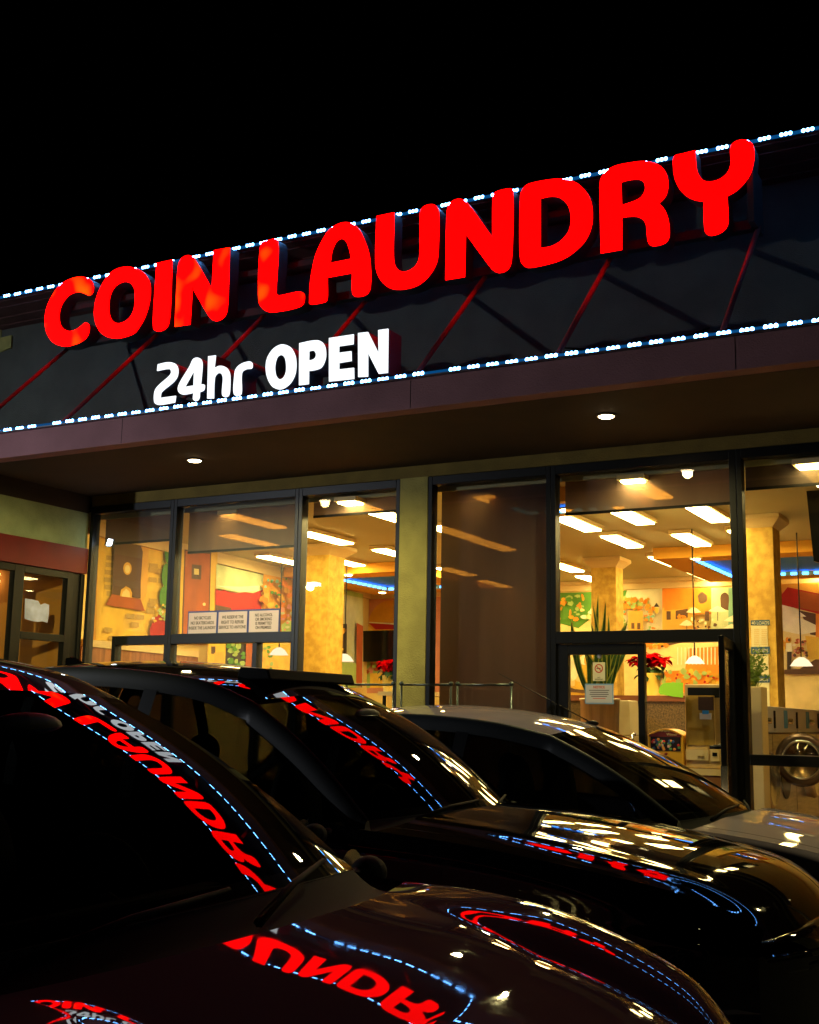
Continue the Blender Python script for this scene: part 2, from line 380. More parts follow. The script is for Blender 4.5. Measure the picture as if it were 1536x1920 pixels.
# wainscot rail and panel on the left wall
mb = MB(); mb.prism([lw(W+0.13, 2.27, .002), lw(13.1, 2.27, .002), lw(13.1, 2.35, .002), lw(W+0.13, 2.35, .002)], (0.05, 0, 0)); mb.build('chair_rail', M_cream, B)
mb = MB(); mb.prism([lw(W+0.13, FL, .002), lw(13.1, FL, .002), lw(13.1, 2.268, .002), lw(W+0.13, 2.268, .002)], (0.03, 0, 0)); mb.build('wainscot', pmat('brown_panel', (0.32, 0.12, 0.04), 0.5, var=0.3, scale=3, stretch=(1, 6, .6)), B)
def column(px0, px1, y, wy, cap=True, flare=0.09):
    p = onY(px0, 1000, y); q = onY(px1, 1000, y); x0, x1 = p[0], q[0]
    MB().box(x0, x1, y, y+wy, FL, ZC-0.09).build('column', M_col, B)
    f = flare; mb = MB()
    a = [(x0, y, ZC-.14), (x1, y, ZC-.14), (x1, y+wy, ZC-.14), (x0, y+wy, ZC-.14)]; b = [(x0-f, y-f, ZC-.05), (x1+f, y-f, ZC-.05), (x1+f, y+wy+f, ZC-.05), (x0-f, y+wy+f, ZC-.05)]
    c = [(p[0], p[1], ZC-.004) for p in b]
    mb.add(a+b+c, [(0,1,2,3), (0,1,5,4), (1,2,6,5), (2,3,7,6), (3,0,4,7), (4,5,9,8), (5,6,10,9), (6,7,11,10), (7,4,8,11), (8,9,10,11)])
    mb.build('column_cap', M_cream, B); return x0, x1
C1 = column(566, 618, 13.35, 0.4, flare=0.12)
C2 = column(1108, 1154, 15.9, 0.3)
C3 = column(1397, 1449, 13.2, 0.36)
# tray soffits with blue recesses edged by small lamps
def tray(x0, x1, y0, y1, b, name='tray_soffit', step=0.16, sides=('L', 'F')):
    z0 = ZC-0.15; mb = MB()
    mb.box(x0-b, x1+b, y0-b, y0, z0, ZC-.004); mb.box(x0-b, x1+b, y1, y1+b, z0, ZC-.004); mb.box(x0-b, x0, y0, y1, z0, ZC-.004); mb.box(x1, x1+b, y0, y1, z0, ZC-.004)
    t = mb.build(name, M_oran, B); MB().box(x0+.002, x1-.002, y0+.002, y1-.002, z0+.065, z0+.075).build('blue_panel', M_blue, t)
    if 'L' in sides:
        y = y0+.05
        while y < y1: MB().box(x0+.002, x0+.03, y, y+step*.5, z0+.012, z0+.042).build('rope_lamp', E_led_in, t); y += step
    if 'F' in sides:
        x = x0+.05
        while x < x1: MB().box(x, x+step*.5, y1-.03, y1-.002, z0+.012, z0+.042).build('rope_lamp', E_led_in, t); x += step
E_led_in = emat('rope_light_lamps', (0.04, 0.28, 1.0), 16.0)
a = onZ(617, 1086, ZC-.15); bb = onZ(698, 1109, ZC-.15); c = onZ(677, 1082, ZC-.15)
tray(a[0], c[0]+0.6, a[1], min(bb[1], BY-.7), 0.5)
a = onZ(1301, 1053, ZC-.15); bb = onZ(1371, 1084, ZC-.15)
tray(a[0], a[0]+1.5, a[1], bb[1], 0.42)
a = onZ(1045, 950, ZC-.15); bb = onZ(1168, 940, ZC-.15)
tray(a[0]-0.5, bb[0], W+.45, max(a[1], W+1.0), 0.12, sides=('F', 'L'))
# ceiling fixtures (fluorescent troffers) each a thing
fx = [(478,974),(470,1010),(531,1048),(640,1050),(611,1006),(695,951),(725,963),(745,1036),(727,1075),(943,941),(853,995),(925,1019),(857,1069),(926,1092),
      (1215,913),(1083,979),(1184,965),(1167,1012),(1060,1061),(1112,1084),(1328,960),(1297,1009),(1250,1049),(1318,1078),(1400,1002),(1480,1038),(1525,1068),(1536,886)]
proto = None
places = ['behind the left blind', 'low behind the left blind', 'above the mural flowers', 'beside the left column', 'right of the left column cap', 'behind the blind near the olive pillar', 'just below the blind by the olive pillar',
 'cut by the olive pillar edge', 'nearest the left blue tray', 'high behind the full brown blind', 'left edge of the full brown blind', 'middle of the full brown blind', 'lower left behind the brown blind', 'lower middle behind the brown blind',
 'behind the blind above the open door', 'under the front blue tray', 'right of the front blue tray', 'above the middle column', 'beside the door mullion', 'small, left of the middle column', 'right above the hanging wire', 'crossed by the hanging wire',
 'below the hanging wire', 'under the right blue tray', 'left of the right column', 'right of the right column', 'far right, lower', 'far right, behind the dark blind']
for i, (px, py) in enumerate(fx):
    p = onZ(px, py, ZC-.03)
    if p[1] > BY-.6: p = p*0+np.array([p[0]*(BY-.6)/p[1], BY-.6, ZC-.03])
    if proto is None:
        t = thing('ceiling_light', (p[0], p[1], ZC-.004), 'x', 'light', 'fluorescent lights on the shop ceiling')
        MB().box(-.13, .13, -.53, .53, -.045, 0).build('fixture_body', M_cream, t, local=True)
        MB().box(-.1, .1, -.5, .5, -.062, -.046).build('diffuser', E_tube, t, local=True); proto = t
    else:
        t = copy_tree(proto); t.location = (p[0], p[1], ZC-.004)
    t['label'] = 'lit rectangular ceiling light '+places[i]
for i, (px, py, nm) in enumerate([(1062,956,'left under the front blue tray'), (1160,951,'right under the front blue tray'), (1305,1048,'at the corner of the right blue tray'), (653,1078,'above the left blue tray'), (717,1111,'below the left blue tray')]):
    p = onZ(px, py, ZC-.17)
    if i == 0:
        t = thing('recessed_light', (p[0], p[1], ZC-.152), 'x', 'light', 'round lights in the orange soffits')
        MB().lathe([(.085, 0), (.085, -.015), (.06, -.02)], (0, 0, 0)).build('trim_ring', M_cream, t, local=True)
        MB().lathe([(.062, -.019), (.05, -.03), (.02, -.034)], (0, 0, 0)).build('bulb', E_tube, t, local=True); pr2 = t
    else: t = copy_tree(pr2); t.location = (p[0], p[1], ZC-.152)
    t['label'] = 'round bright soffit light '+nm

# painted walls: flat coloured shapes on the plaster
PAL = {}
def pc(name, col):
    if name not in PAL: PAL[name] = pmat('paint_'+name, col, 0.85, var=0.12, scale=4)
    return PAL[name]
for n_, c_ in dict(yellow=(.80,.50,.06), gold=(.70,.33,.02), brick=(.50,.32,.06), brown=(.12,.06,.035), ochre=(.75,.40,.06), green=(.09,.26,.03), lgreen=(.36,.50,.14), pale=(.55,.60,.34), red=(.45,.015,.01),
                   white=(.88,.82,.58), pink=(.62,.27,.16), orange=(.85,.26,.02), teal=(.22,.45,.33), dark=(.05,.035,.025), rust=(.42,.10,.02), sand=(.84,.66,.28), rose=(.75,.30,.22), blue=(.1,.25,.5)).items(): pc(n_, c_)
class Mural:
    def __init__(s, pt, n, name): s.mb = MB(); s.mats = []; s.pt = np.array(pt, float); s.n = np.array(n, float)/np.linalg.norm(n); s.k = 0; s.name = name
    def p(s, col, pts, smooth=False):
        s.k += 1; m = PAL[col]
        if m not in s.mats: s.mats.append(m)
        s.mb.mi = s.mats.index(m)
        if smooth: pts = [tuple(q) for q in cat_rom(pts, True, 4)]
        pt = s.pt+s.n*(0.003+0.0012*s.k)
        s.mb.poly([onP(x, y, pt, s.n) for x, y in pts])
    def rect(s, col, x0, y0, x1, y1, sl=0.0): s.p(col, [(x0, y0), (x1, y0+sl*(x1-x0)), (x1, y1+sl*(x1-x0)), (x0, y1)])
    def ell(s, col, cx, cy, rx, ry, n=12, j=0.0):
        s.p(col, [(cx+rx*math.cos(2*math.pi*k/n)*(1+random.uniform(-j, j)), cy+ry*math.sin(2*math.pi*k/n)*(1+random.uniform(-j, j))) for k in range(n)])
    def dabs(s, cols, x0, y0, x1, y1, n, r0, r1):
        for _ in range(n):
            s.ell(random.choice(cols), random.uniform(x0, x1), random.uniform(y0, y1), random.uniform(r0, r1), random.uniform(r0, r1), 7, 0.3)
    def done(s): return s.mb.build(s.name, s.mats, B)
m = Mural(LWP, LWN, 'left_wall_mural')
m.p('yellow', [(170,985),(342,1012),(338,1206),(168,1200)])
m.p('gold', [(170,985),(186,985),(180,1200),(168,1200)])
for x, y in [(199,1041),(198,1054),(196,1068),(195,1082),(196,1096),(200,1108),(281,1056),(279,1064),(291,1067),(279,1082),(297,1084),(277,1130),(275,1141),(237,1150),(256,1152),(246,1166),(196,1176),(205,1192),(294,1016),(281,1122),(296,1066)]:
    m.rect('brick', x, y, x+15, y+9, 0.09)
m.p('ochre', [(256,1012),(273,1016),(279,1030),(277,1060),(276,1110),(268,1130),(262,1120),(258,1060)])
m.p('brown', [(214,1010),(262,1016),(268,1035),(264,1090),(264,1122),(210,1116),(213,1040)])
m.p('rust', [(210,1114),(264,1124),(272,1146),(198,1134)])
m.ell('ochre', 239, 1066, 8, 12); m.ell('sand', 239, 1067, 5, 8)
m.p('ochre', [(225,1118),(227,1106),(236,1099),(244,1103),(248,1112),(247,1121)]); m.p('sand', [(228,1118),(231,1109),(237,1104),(243,1110),(244,1120)])
for cy, rx, ry in ((1032, 7.5, 26), (1080, 9.5, 24), (1120, 11, 22)): m.ell('green', 316-(cy-1032)*.07, cy, rx, ry)
m.p('red', [(283,1203),(281,1180),(290,1158),(300,1150),(308,1155),(318,1150),(318,1206)])
m.dabs(['lgreen', 'white', 'yellow'], 284, 1132, 318, 1165, 26, 2, 4)
# door in the left wall and its frame
m.p('yellow', [(340,1030),(408,1035),(406,1206),(336,1204)])
m.p('brown', [(346,1030),(396,1036),(392,1206),(340,1204)])
m.p('rust', [(348,1033),(394,1039),(390,1206),(343,1204)])
m.p('brown', [(360,1058),(378,1060),(377,1087),(359,1085)]); m.p('sand', [(364,1066),(373,1067),(373,1078),(364,1077)]); m.ell('sand', 383, 1133, 3, 3)
m.p('pale', [(406,1058),(494,1078),(496,1112),(470,1112),(450,1111),(405,1103)]); m.p('white', [(406,1098),(450,1110),(486,1108),(488,1098),(450,1100)])
m.p('red', [(404,1104),(412,1108),(420,1106),(430,1110),(445,1112),(460,1110),(475,1112),(494,1105),(490,1145),(436,1150),(404,1142)])
m.p('brown', [(404,1134),(434,1140),(432,1160),(404,1160)])
m.p('sand', [(404,1146),(560,1156),(556,1250),(404,1250)])
m.p('gold', [(494,1076),(560,1090),(556,1205),(488,1200)])
m.dabs(['yellow', 'rose', 'ochre', 'orange', 'gold'], 492, 1085, 556, 1180, 60, 4, 8)
m.dabs(['green', 'teal'], 496, 1080, 554, 1140, 16, 2, 4)
m.ell('lgreen', 544, 1178, 18, 14, 12, .1); m.dabs(['rose', 'pale'], 530, 1150, 556, 1190, 10, 2, 4)
m.p('yellow', [(390,1204),(424,1204),(422,1262),(388,1262)]); m.p('brown', [(396,1212),(404,1212),(404,1226),(396,1226)]); m.p('ochre', [(402,1224),(420,1222),(420,1262),(402,1262)])
m.p('dark', [(424,1200),(470,1200),(468,1262),(422,1262)]); m.dabs(['green', 'lgreen', 'green'], 428, 1202, 458, 1250, 18, 3, 7)
m.p('rust', [(462,1200),(486,1200),(484,1262),(460,1262)]); m.p('yellow', [(490,1205),(556,1208),(552,1262),(488,1262)]); m.dabs(['green', 'lgreen', 'ochre'], 492, 1206, 512, 1260, 10, 2, 5)
m.p('pale', [(614,1098),(681,1114),(681,1290),(612,1290)])
m.p('lgreen', [(614,1098),(681,1114),(681,1122),(614,1108)])
m.p('dark', [(613,1168),(651,1170),(650,1226),(612,1222)]); m.dabs(['gold', 'ochre'], 616, 1178, 648, 1188, 9, 2, 5); m.ell('gold', 626, 1198, 4, 6)
m.dabs(['rose', 'lgreen', 'yellow', 'rose'], 612, 1215, 640, 1262, 22, 2, 5)
m.p('lgreen', [(630,1240),(668,1244),(668,1290),(630,1290)]); m.p('rust', [(669,1168),(681,1174),(679,1290),(668,1280)])
m.done()
m = Mural((0, BY, 0), (0, -1, 0), 'back_wall_mural')
m.p('pink', [(681,1112),(760,1110),(900,1106),(900,1300),(681,1300)])
m.p('gold', cat_rom([(690,1183,1),(694,1155),(708,1135),(728,1126),(750,1130),(764,1145),(768,1184,1)]))
m.p('white', [(692,1166),(766,1170),(766,1173),(692,1169)]); m.p('red', [(691,1168),(766,1173),(766,1180),(704,1180)])
m.p('yellow', [(690,1172),(700,1182),(690,1184)])
m.rect('lgreen', 680, 1256, 712, 1290); m.rect('yellow', 694, 1262, 720, 1290); m.dabs(['rose', 'rust', 'lgreen'], 680, 1238, 712, 1262, 18, 2, 5)
# garden and village square
m.p('sand', [(1040,1110),(1402,1098),(1402,1340),(1040,1340)])
m.p('green', [(1040,1112),(1110,1110),(1108,1160),(1085,1178),(1060,1172),(1040,1166)])
m.dabs(['lgreen', 'orange', 'lgreen', 'green', 'gold'], 1042, 1115, 1104, 1162, 46, 2, 6)
m.dabs(['white', 'sand'], 1085, 1138, 1112, 1165, 5, 3, 6)
m.p('white', [(1154,1108),(1242,1104),(1242,1182),(1154,1186)])
m.p('green', [(1154,1108),(1176,1107),(1172,1122),(1166,1130),(1154,1130)])
m.dabs(['lgreen', 'orange', 'gold', 'lgreen', 'orange'], 1160, 1122, 1222, 1145, 50, 3, 6)
m.dabs(['lgreen', 'orange', 'teal'], 1158, 1140, 1172, 1180, 16, 2, 5); m.dabs(['lgreen', 'orange', 'teal'], 1210, 1140, 1226, 1182, 18, 2, 5)
m.rect('ochre', 1178, 1145, 1206, 1184); m.rect('brown', 1184, 1168, 1190, 1179); m.rect('brown', 1195, 1168, 1201, 1180)
m.p('dark', [(1226,1138),(1231,1130),(1237,1138)]); m.p('yellow', [(1227,1139),(1236,1139),(1234,1150),(1229,1150)])
m.rect('orange', 1242, 1103, 1300, 1182); m.p('ochre', [(1242,1140),(1300,1138),(1300,1182),(1242,1184)])
m.p('orange', [(1244,1124),(1285,1119),(1292,1141),(1246,1145)]); m.rect('brown', 1250, 1146, 1258, 1162); m.p('brown', [(1267,1145),(1290,1141),(1290,1158),(1267,1161)]); m.dabs(['orange'], 1268, 1152, 1289, 1159, 6, 2, 4)
m.rect('rust', 1300, 1103, 1334, 1152); m.p('orange', [(1300,1103),(1334,1102),(1334,1150),(1300,1152)]); m.ell('brown', 1317, 1122, 9, 11, 12, .15); m.rect('brown', 1322, 1146, 1330, 1164)
m.rect('teal', 1334, 1102, 1402, 1182); m.rect('pale', 1334, 1102, 1366, 1182); m.p('brown', cat_rom([(1352,1142,1),(1352,1116),(1359,1111),(1366,1116),(1366,1144,1)]))
for x, y, s in ((1301, 1144, 14), (1346, 1142, 18), (1288, 1168, 14), (1375, 1160, 18), (1372, 1176, 18)):
    m.p('white', [(x-s, y+4), (x-s*.4, y-3), (x, y-6), (x+s*.4, y-3), (x+s, y+4), (x, y+6)]); m.rect('brown', x-.7, y+5, x+.7, y+22)
m.dabs(['brown', 'white', 'rust', 'sand'], 1295, 1160, 1345, 1184, 26, 1.5, 4)
m.p('sand', [(1206,1184),(1400,1182),(1400,1340),(1206,1340)]); m.p('brown', [(1220,1196),(1290,1192),(1300,1200),(1240,1214)])
m.p('orange', [(1290,1216),(1352,1212),(1352,1256),(1285,1256)])
for k in range(12): m.rect('white', 1270+k*7, 1214, 1272+k*7, 1246)
m.dabs(['lgreen', 'orange', 'gold'], 1200, 1188, 1250, 1215, 30, 3, 6)
m.p('orange', [(1206,1262),(1350,1252),(1350,1296),(1206,1300)]); m.dabs(['lgreen', 'gold', 'yellow'], 1208, 1258, 1348, 1284, 60, 3, 7); m.dabs(['red'], 1210, 1258, 1348, 1284, 9, 2, 3)
m.p('yellow', [(1052,1196),(1120,1190),(1120,1330),(1052,1330)]); m.dabs(['white', 'sand', 'ochre'], 1056, 1215, 1106, 1290, 16, 5, 12); m.p('brown', [(1052,1282),(1078,1292),(1100,1294),(1096,1300),(1054,1296)])
# terrace scene on the right
m.p('gold', [(1380,1098),(1440,1096),(1440,1330),(1380,1330)]); m.p('sand', [(1455,1096),(1580,1090),(1580,1345),(1455,1345)])
m.p('ochre', [(1455,1096),(1580,1090),(1580,1140),(1455,1120)])
m.p('red', [(1463,1118),(1477,1101),(1580,1122),(1580,1160),(1530,1150),(1463,1133)]); m.p('rust', [(1500,1108),(1580,1124),(1580,1155),(1500,1140)])
m.p('brown', [(1500,1145),(1580,1160),(1580,1200),(1520,1190)]); m.p('white', [(1463,1133),(1490,1140),(1512,1156),(1463,1158)]); m.p('white', [(1463,1155),(1500,1158),(1530,1172),(1545,1182),(1502,1190),(1463,1182)])
m.p('orange', [(1530,1150),(1580,1160),(1580,1240),(1530,1240)])
m.dabs(['yellow', 'orange', 'rose', 'gold'], 1466, 1188, 1480, 1220, 14, 3, 6); m.p('yellow', [(1510,1192),(1580,1200),(1580,1240),(1516,1236)])
m.p('white', [(1474,1206),(1484,1206),(1486,1222),(1474,1222)]); m.ell('brown', 1480, 1200, 2.4, 3); m.p('dark', [(1476,1222),(1485,1222),(1483,1260),(1476,1260)])
m.dabs(['rust', 'white', 'brown', 'rose'], 1488, 1198, 1514, 1232, 24, 2, 4)
m.p('brown', [(1466,1256),(1500,1254),(1530,1236),(1580,1240),(1580,1264),(1468,1264)])
m.done()

# roller blinds
def blind(x0, x1, zb, mat, label, y=W+0.16):
    t = thing('roller_blind', ((x0+x1)/2, y, zb), label, 'blind', 'roller blinds behind the shop windows')
    MB().box(x0, x1, y, y+0.004, zb, HT-0.06).build('fabric', mat, t)
    MB().box(x0, x1, y-0.006, y+0.012, zb-0.025, zb).build('bottom_bar', M_black, t)
    MB().tube([(x0, y+.02, HT-.05), (x1, y+.02, HT-.05)], 0.03).build('roller', M_black, t)
blind(-9.9, -8.76, 3.47, M_blind, 'grey roller blind pulled part way down in the leftmost window')
blind(-8.66, -7.09, 3.31, M_blind, 'grey roller blind hanging lowest of the left windows, above the house rules signs')
blind(-6.99, -5.84, 3.61, M_blind, 'narrow grey roller blind left of the olive pillar')
M_blindb = blindmat('brown_blind', (0.15, 0.125, 0.125), 0.10, (0.9, 0.62, 0.3))
blind(-5.46, -4.24, 0.3, M_blindb, 'brown roller blind pulled all the way down right of the olive pillar')
blind(-4.14, -2.56, 3.45, M_blind, 'brown roller blind above the doors')
blind(-2.44, 1.1, 3.565, M_blindd, 'dark roller blind in the far right window')

# ------------------------------------------------------------------ neighbouring shop on the left
NB = thing('neighbour_shop', (-9.99, 9.6, 0), 'green stucco corner shop with a red band over its glass door', 'building')
XN = -9.95
def nb(y0, y1, z0, z1, off=0.0, th=0.12): return (XN-th, XN+off, y0, y1, z0, z1)
MB().box(*nb(8.75, 10.42, 3.375, ZS-.21)).build('upper_wall', M_gren, NB)
MB().box(*nb(8.75, 10.42, ZS-.208, ZS-.004, 0.004)).build('shade_strip', M_soff, NB)  # dark brown strip put in for the shade under the soffit
MB().box(*nb(8.75, 10.42, 3.08, 3.372, 0.03)).build('red_band', M_red, NB)
MB().box(*nb(8.55, 8.748, FL, ZS-.004, 0.01)).build('corner_post', M_fram, NB)
mb = MB()
for y0, y1 in ((8.75, 8.80), (9.36, 9.50), (10.15, 10.24), (10.36, 10.42)): mb.box(*nb(y0, y1, FL, 3.075, 0.0, 0.08))
mb.box(*nb(8.80, 9.36, 3.0, 3.075, 0, .08)); mb.box(*nb(9.50, 10.15, 3.0, 3.075, 0, .08)); mb.box(*nb(9.50, 10.15, 2.28, 2.36, 0, .08)); mb.box(*nb(9.50, 10.15, FL, .4, 0, .08)); mb.box(*nb(10.24, 10.36, FL, 3.075, -.02, .05))
f = mb.build('door_frame', M_fram, NB, bevel=0.004)
MB().box(XN-.045, XN-.035, 8.78, 10.17, .3, 3.02).build('glass', M_glass, f)
MB().box(-13.5, XN-.125, 8.56, 10.4, FL-.1, FL).build('floor', M_floor, NB); MB().box(-13.5, XN-.125, 8.56, 10.4, 3.2, 3.3).build('ceiling', M_col, NB)
m_or = pmat('amber_wall', (.6, .27, .04), .8, var=.1, scale=2)
MB().box(-13.5, -13.4, 8.56, 10.4, FL, 3.2).build('back_wall', m_or, NB); MB().box(-13.4, XN-.125, 10.3, 10.4, FL, 3.2).build('side_wall', m_or, NB)
MB().box(-16, XN-.002, 8.53, 8.545, FL, ZS-.004).build('front_wall', M_gren, NB)
MB().box(-10.105, XN-.121, 8.75, 10.42, 3.076, 3.2).build('lintel', m_or, NB)
p = [onP(x, y, (XN+.006, 0, 0), (1, 0, 0)) for x, y in [(47,1122),(60,1124),(72,1127),(76,1134),(84,1131),(92,1134),(92,1150),(89,1168),(80,1165),(72,1166),(62,1165),(46,1160)]]
tag(MB().prism(p, (-.002, 0, 0)).build('poster', pmat('pale_poster', (.42, .46, .72), .6, var=.25, scale=6)), 'pale blue torn poster on the glass door of the corner shop', 'poster')
for i, (px, py) in enumerate([(14, 1072), (122, 1102)]):
    p = onZ(px, py, 3.18); p[0] = max(p[0], -13.2); p[1] = min(max(p[1], 8.75), 10.15)
    t = thing('shop_downlight', (p[0], p[1], 3.198), 'x', 'light', 'ceiling lights in the corner shop')
    MB().lathe([(.09, 0), (.09, -.012), (.07, -.014)], (0, 0, 0)).build('trim', M_cream, t, local=True)
    MB().lathe([(.07, -.013), (.05, -.02)], (0, 0, 0)).build('lens', emat('shop_lens', (1, .6, .2), 60), t, local=True)
    t['label'] = ['small ceiling light in the corner shop at the left picture edge', 'small ceiling light seen through the poster door'][i]

# ------------------------------------------------------------------ signs
def outline(pts, ox, oy, s, Y):
    q = cat_rom(pts); out = []
    for x, y in q:
        p = onY(ox+x/s, oy+y/s, Y); out.append((p[0], p[2]))
    return out
SY = 9.62
RED = [
 ('C', 70, 480, 7.68, [[(640,300),(760,340),(805,420),(800,520),(750,568),(700,550),(600,518),(480,550),(380,650),(325,780),(318,920),(350,1020),(440,1082),(560,1062),(640,1005),(700,960),(742,990),(745,1090),(700,1180),(580,1260),(390,1300),(240,1250),(150,1130),(112,960),(130,780),(200,600),(330,420),(480,330)]], 1),
 ('O', 70, 480, 7.68, [[(1290,155),(1400,172),(1480,205),(1549,260),(1614,368),(1631,520),(1609,690),(1549,880),(1459,1040),(1400,1110),(1250,1170),(1130,1185),(1000,1160),(900,1080),(840,950),(822,800),(850,620),(920,440),(1040,260),(1150,185)],
   [(1270,368),(1350,395),(1400,470),(1413,600),(1390,780),(1330,890),(1240,955),(1150,970),(1080,930),(1040,840),(1032,700),(1060,540),(1120,440),(1190,390)]], 0),
 ('I', 260, 450, 7.68, [[(262,335,1),(485,285,1),(444,1150),(415,1245),(350,1300),(275,1315),(225,1288),(212,1220)]], 0),
 ('N', 260, 450, 7.68, [[(523,1248,1),(568,420),(588,320),(640,250),(720,222),(780,245),(830,310),(1058,708,1),(1088,150,1),(1312,108,1),(1283,930),(1268,1040),(1220,1120),(1130,1165),(1060,1145),(1000,1070),(775,683,1),(742,1215,1)]], 1),
 ('L', 470, 400, 6.4, [[(122,385),(143,345),(180,335),(300,308),(325,335),(305,960,1),(330,985),(590,942),(640,965),(648,1010),(635,1080),(590,1120),(240,1185),(170,1160),(115,1100),(98,1040)]], 1),
 ('A', 470, 400, 6.4, [[(707,1078,1),(722,1090),(895,1062),(916,1040),(922,770,1),(1222,715,1),(1223,940),(1240,985),(1285,1000),(1380,980),(1425,930),(1440,860),(1440,640),(1420,480),(1370,330),(1300,190),(1220,125),(1130,108),(1030,140),(940,205),(860,330),(790,480),(740,680),(715,860)],
   [(955,598,1),(985,430),(1040,330),(1090,302),(1140,325),(1180,410),(1212,547,1)]], 0),
 ('U', 690, 360, 9.6, [[(160,435,1),(475,370,1),(462,1150),(480,1300),(540,1400),(640,1438),(760,1410),(870,1320),(920,1220),(935,1100),(942,400),(960,320),(1020,255),(1150,222),(1220,245),(1265,310),(1278,420),(1265,1080),(1240,1260),(1150,1440),(1000,1610),(850,1700),(600,1755),(420,1735),(290,1650),(190,1510),(145,1350),(138,1150)]], 0),
 ('N', 820, 340, 9.6, [[(152,1775,1),(178,560),(200,460),(260,370),(340,325),(420,320),(490,345),(560,410),(996,1015,1),(1006,300),(1025,230),(1060,190),(1340,135),(1357,165),(1338,1400),(1310,1520),(1240,1610),(1110,1645),(1010,1600),(940,1520),(512,940,1),(495,1720,1)]], 0),
 ('D', 960, 320, 9.6, [[(155,480),(170,390),(230,290),(320,235),(700,158),(860,150),(960,155),(1100,190),(1230,270),(1350,400),(1420,550),(1450,740),(1440,960),(1390,1130),(1290,1300),(1160,1430),(1000,1550),(800,1640),(310,1745),(240,1725),(180,1660),(152,1560)],
   [(515,500,1),(640,470),(740,462),(850,480),(950,550),(1020,640),(1060,770),(1065,930),(1030,1080),(950,1200),(850,1290),(720,1360),(600,1385),(515,1398,1)]], 0),
 ('R', 1110, 280, 9.6, [[(165,1870,1),(148,640),(160,540),(220,440),(330,345),(450,290),(800,225),(950,215),(1100,240),(1230,300),(1320,400),(1370,560),(1365,720),(1320,850),(1205,978,1),(1290,1060),(1350,1180),(1385,1320),(1398,1480),(1390,1580),(1340,1670),(1250,1715),(1110,1738),(1050,1720),(1015,1660),(1000,1560),(975,1350),(930,1270),(850,1220),(750,1205),(540,1222,1),(540,1805,1)],
   [(525,590,1),(650,555),(780,538),(870,545),(930,580),(962,660),(955,750),(910,840),(820,910),(540,1010,1)]], 0),
 ('Y', 1250, 250, 8.533, [[(108,480),(112,400),(150,350),(240,330),(460,275,1),(475,520),(495,620),(545,710),(600,760),(700,775),(820,750),(920,690),(1000,590),(1030,470),(1022,260),(1040,190),(1110,130),(1220,103),(1320,125),(1380,180),(1405,320),(1390,480),(1340,650),(1230,810),(1100,930),(970,1005,1),(988,1300),(985,1440),(940,1530),(850,1600),(720,1635),(660,1620),(620,1570),(607,1480),(595,1087,1),(450,1065),(320,1000),(220,900),(150,770),(120,650)]], 0)]
sg = thing('channel_letter_sign', (-5.2, SY, 4.9), 'large glowing red COIN LAUNDRY letters on struts above the canopy', 'sign')
for ch, ox, oy, s, loops, hot in RED:
    L = [outline(l, ox, oy, s, SY) for l in loops]
    c = extrude_outline(L, SY+0.006, 0.16).build('letter', M_case, sg)
    extrude_outline(L, SY-0.006, 0.01).build('letter_face', E_redh if hot else E_red, c)
SX0, SX1 = onY(90, 600, SY)[0], onY(1410, 400, SY)[0]; SB = onY(757, 525, SY)[2]
MB().box(SX0+.1, SX1-.05, SY+0.17, SY+0.26, SB-.02, SB+.06).build('mounting_rail', M_case, sg)
MB().box(SX0+.1, SX1-.05, SY+0.17, SY+0.26, SB+.42, SB+.48).build('upper_rail', M_case, sg)
p = onY(1418, 400, SY+.1); MB().box(p[0]-.05, p[0], SY+0.02, SY+0.38, SB-.02, SB+.48).build('end_bracket', M_case, sg)
for x in (-9.88, -8.54, -7.13, -5.87, -4.61, -3.365, -2.085, -0.8):
    MB().tube([(x, CF+0.03, 4.28), (x, CF+1.42, 4.28+1.36)], 0.022, 10).build('strut', M_strut, sg, smooth=True)
for x0_, x1_, dz_ in ((-8.3, -6.6, .10), (-4.1, -2.7, .08)):
    MB().tube([(x0_+(x1_-x0_)*k/10, WALLY-.03, 5.05-dz_*4*(k/10)*(1-k/10)) for k in range(11)], .009, 6).build('cable', M_black, sg, smooth=True)
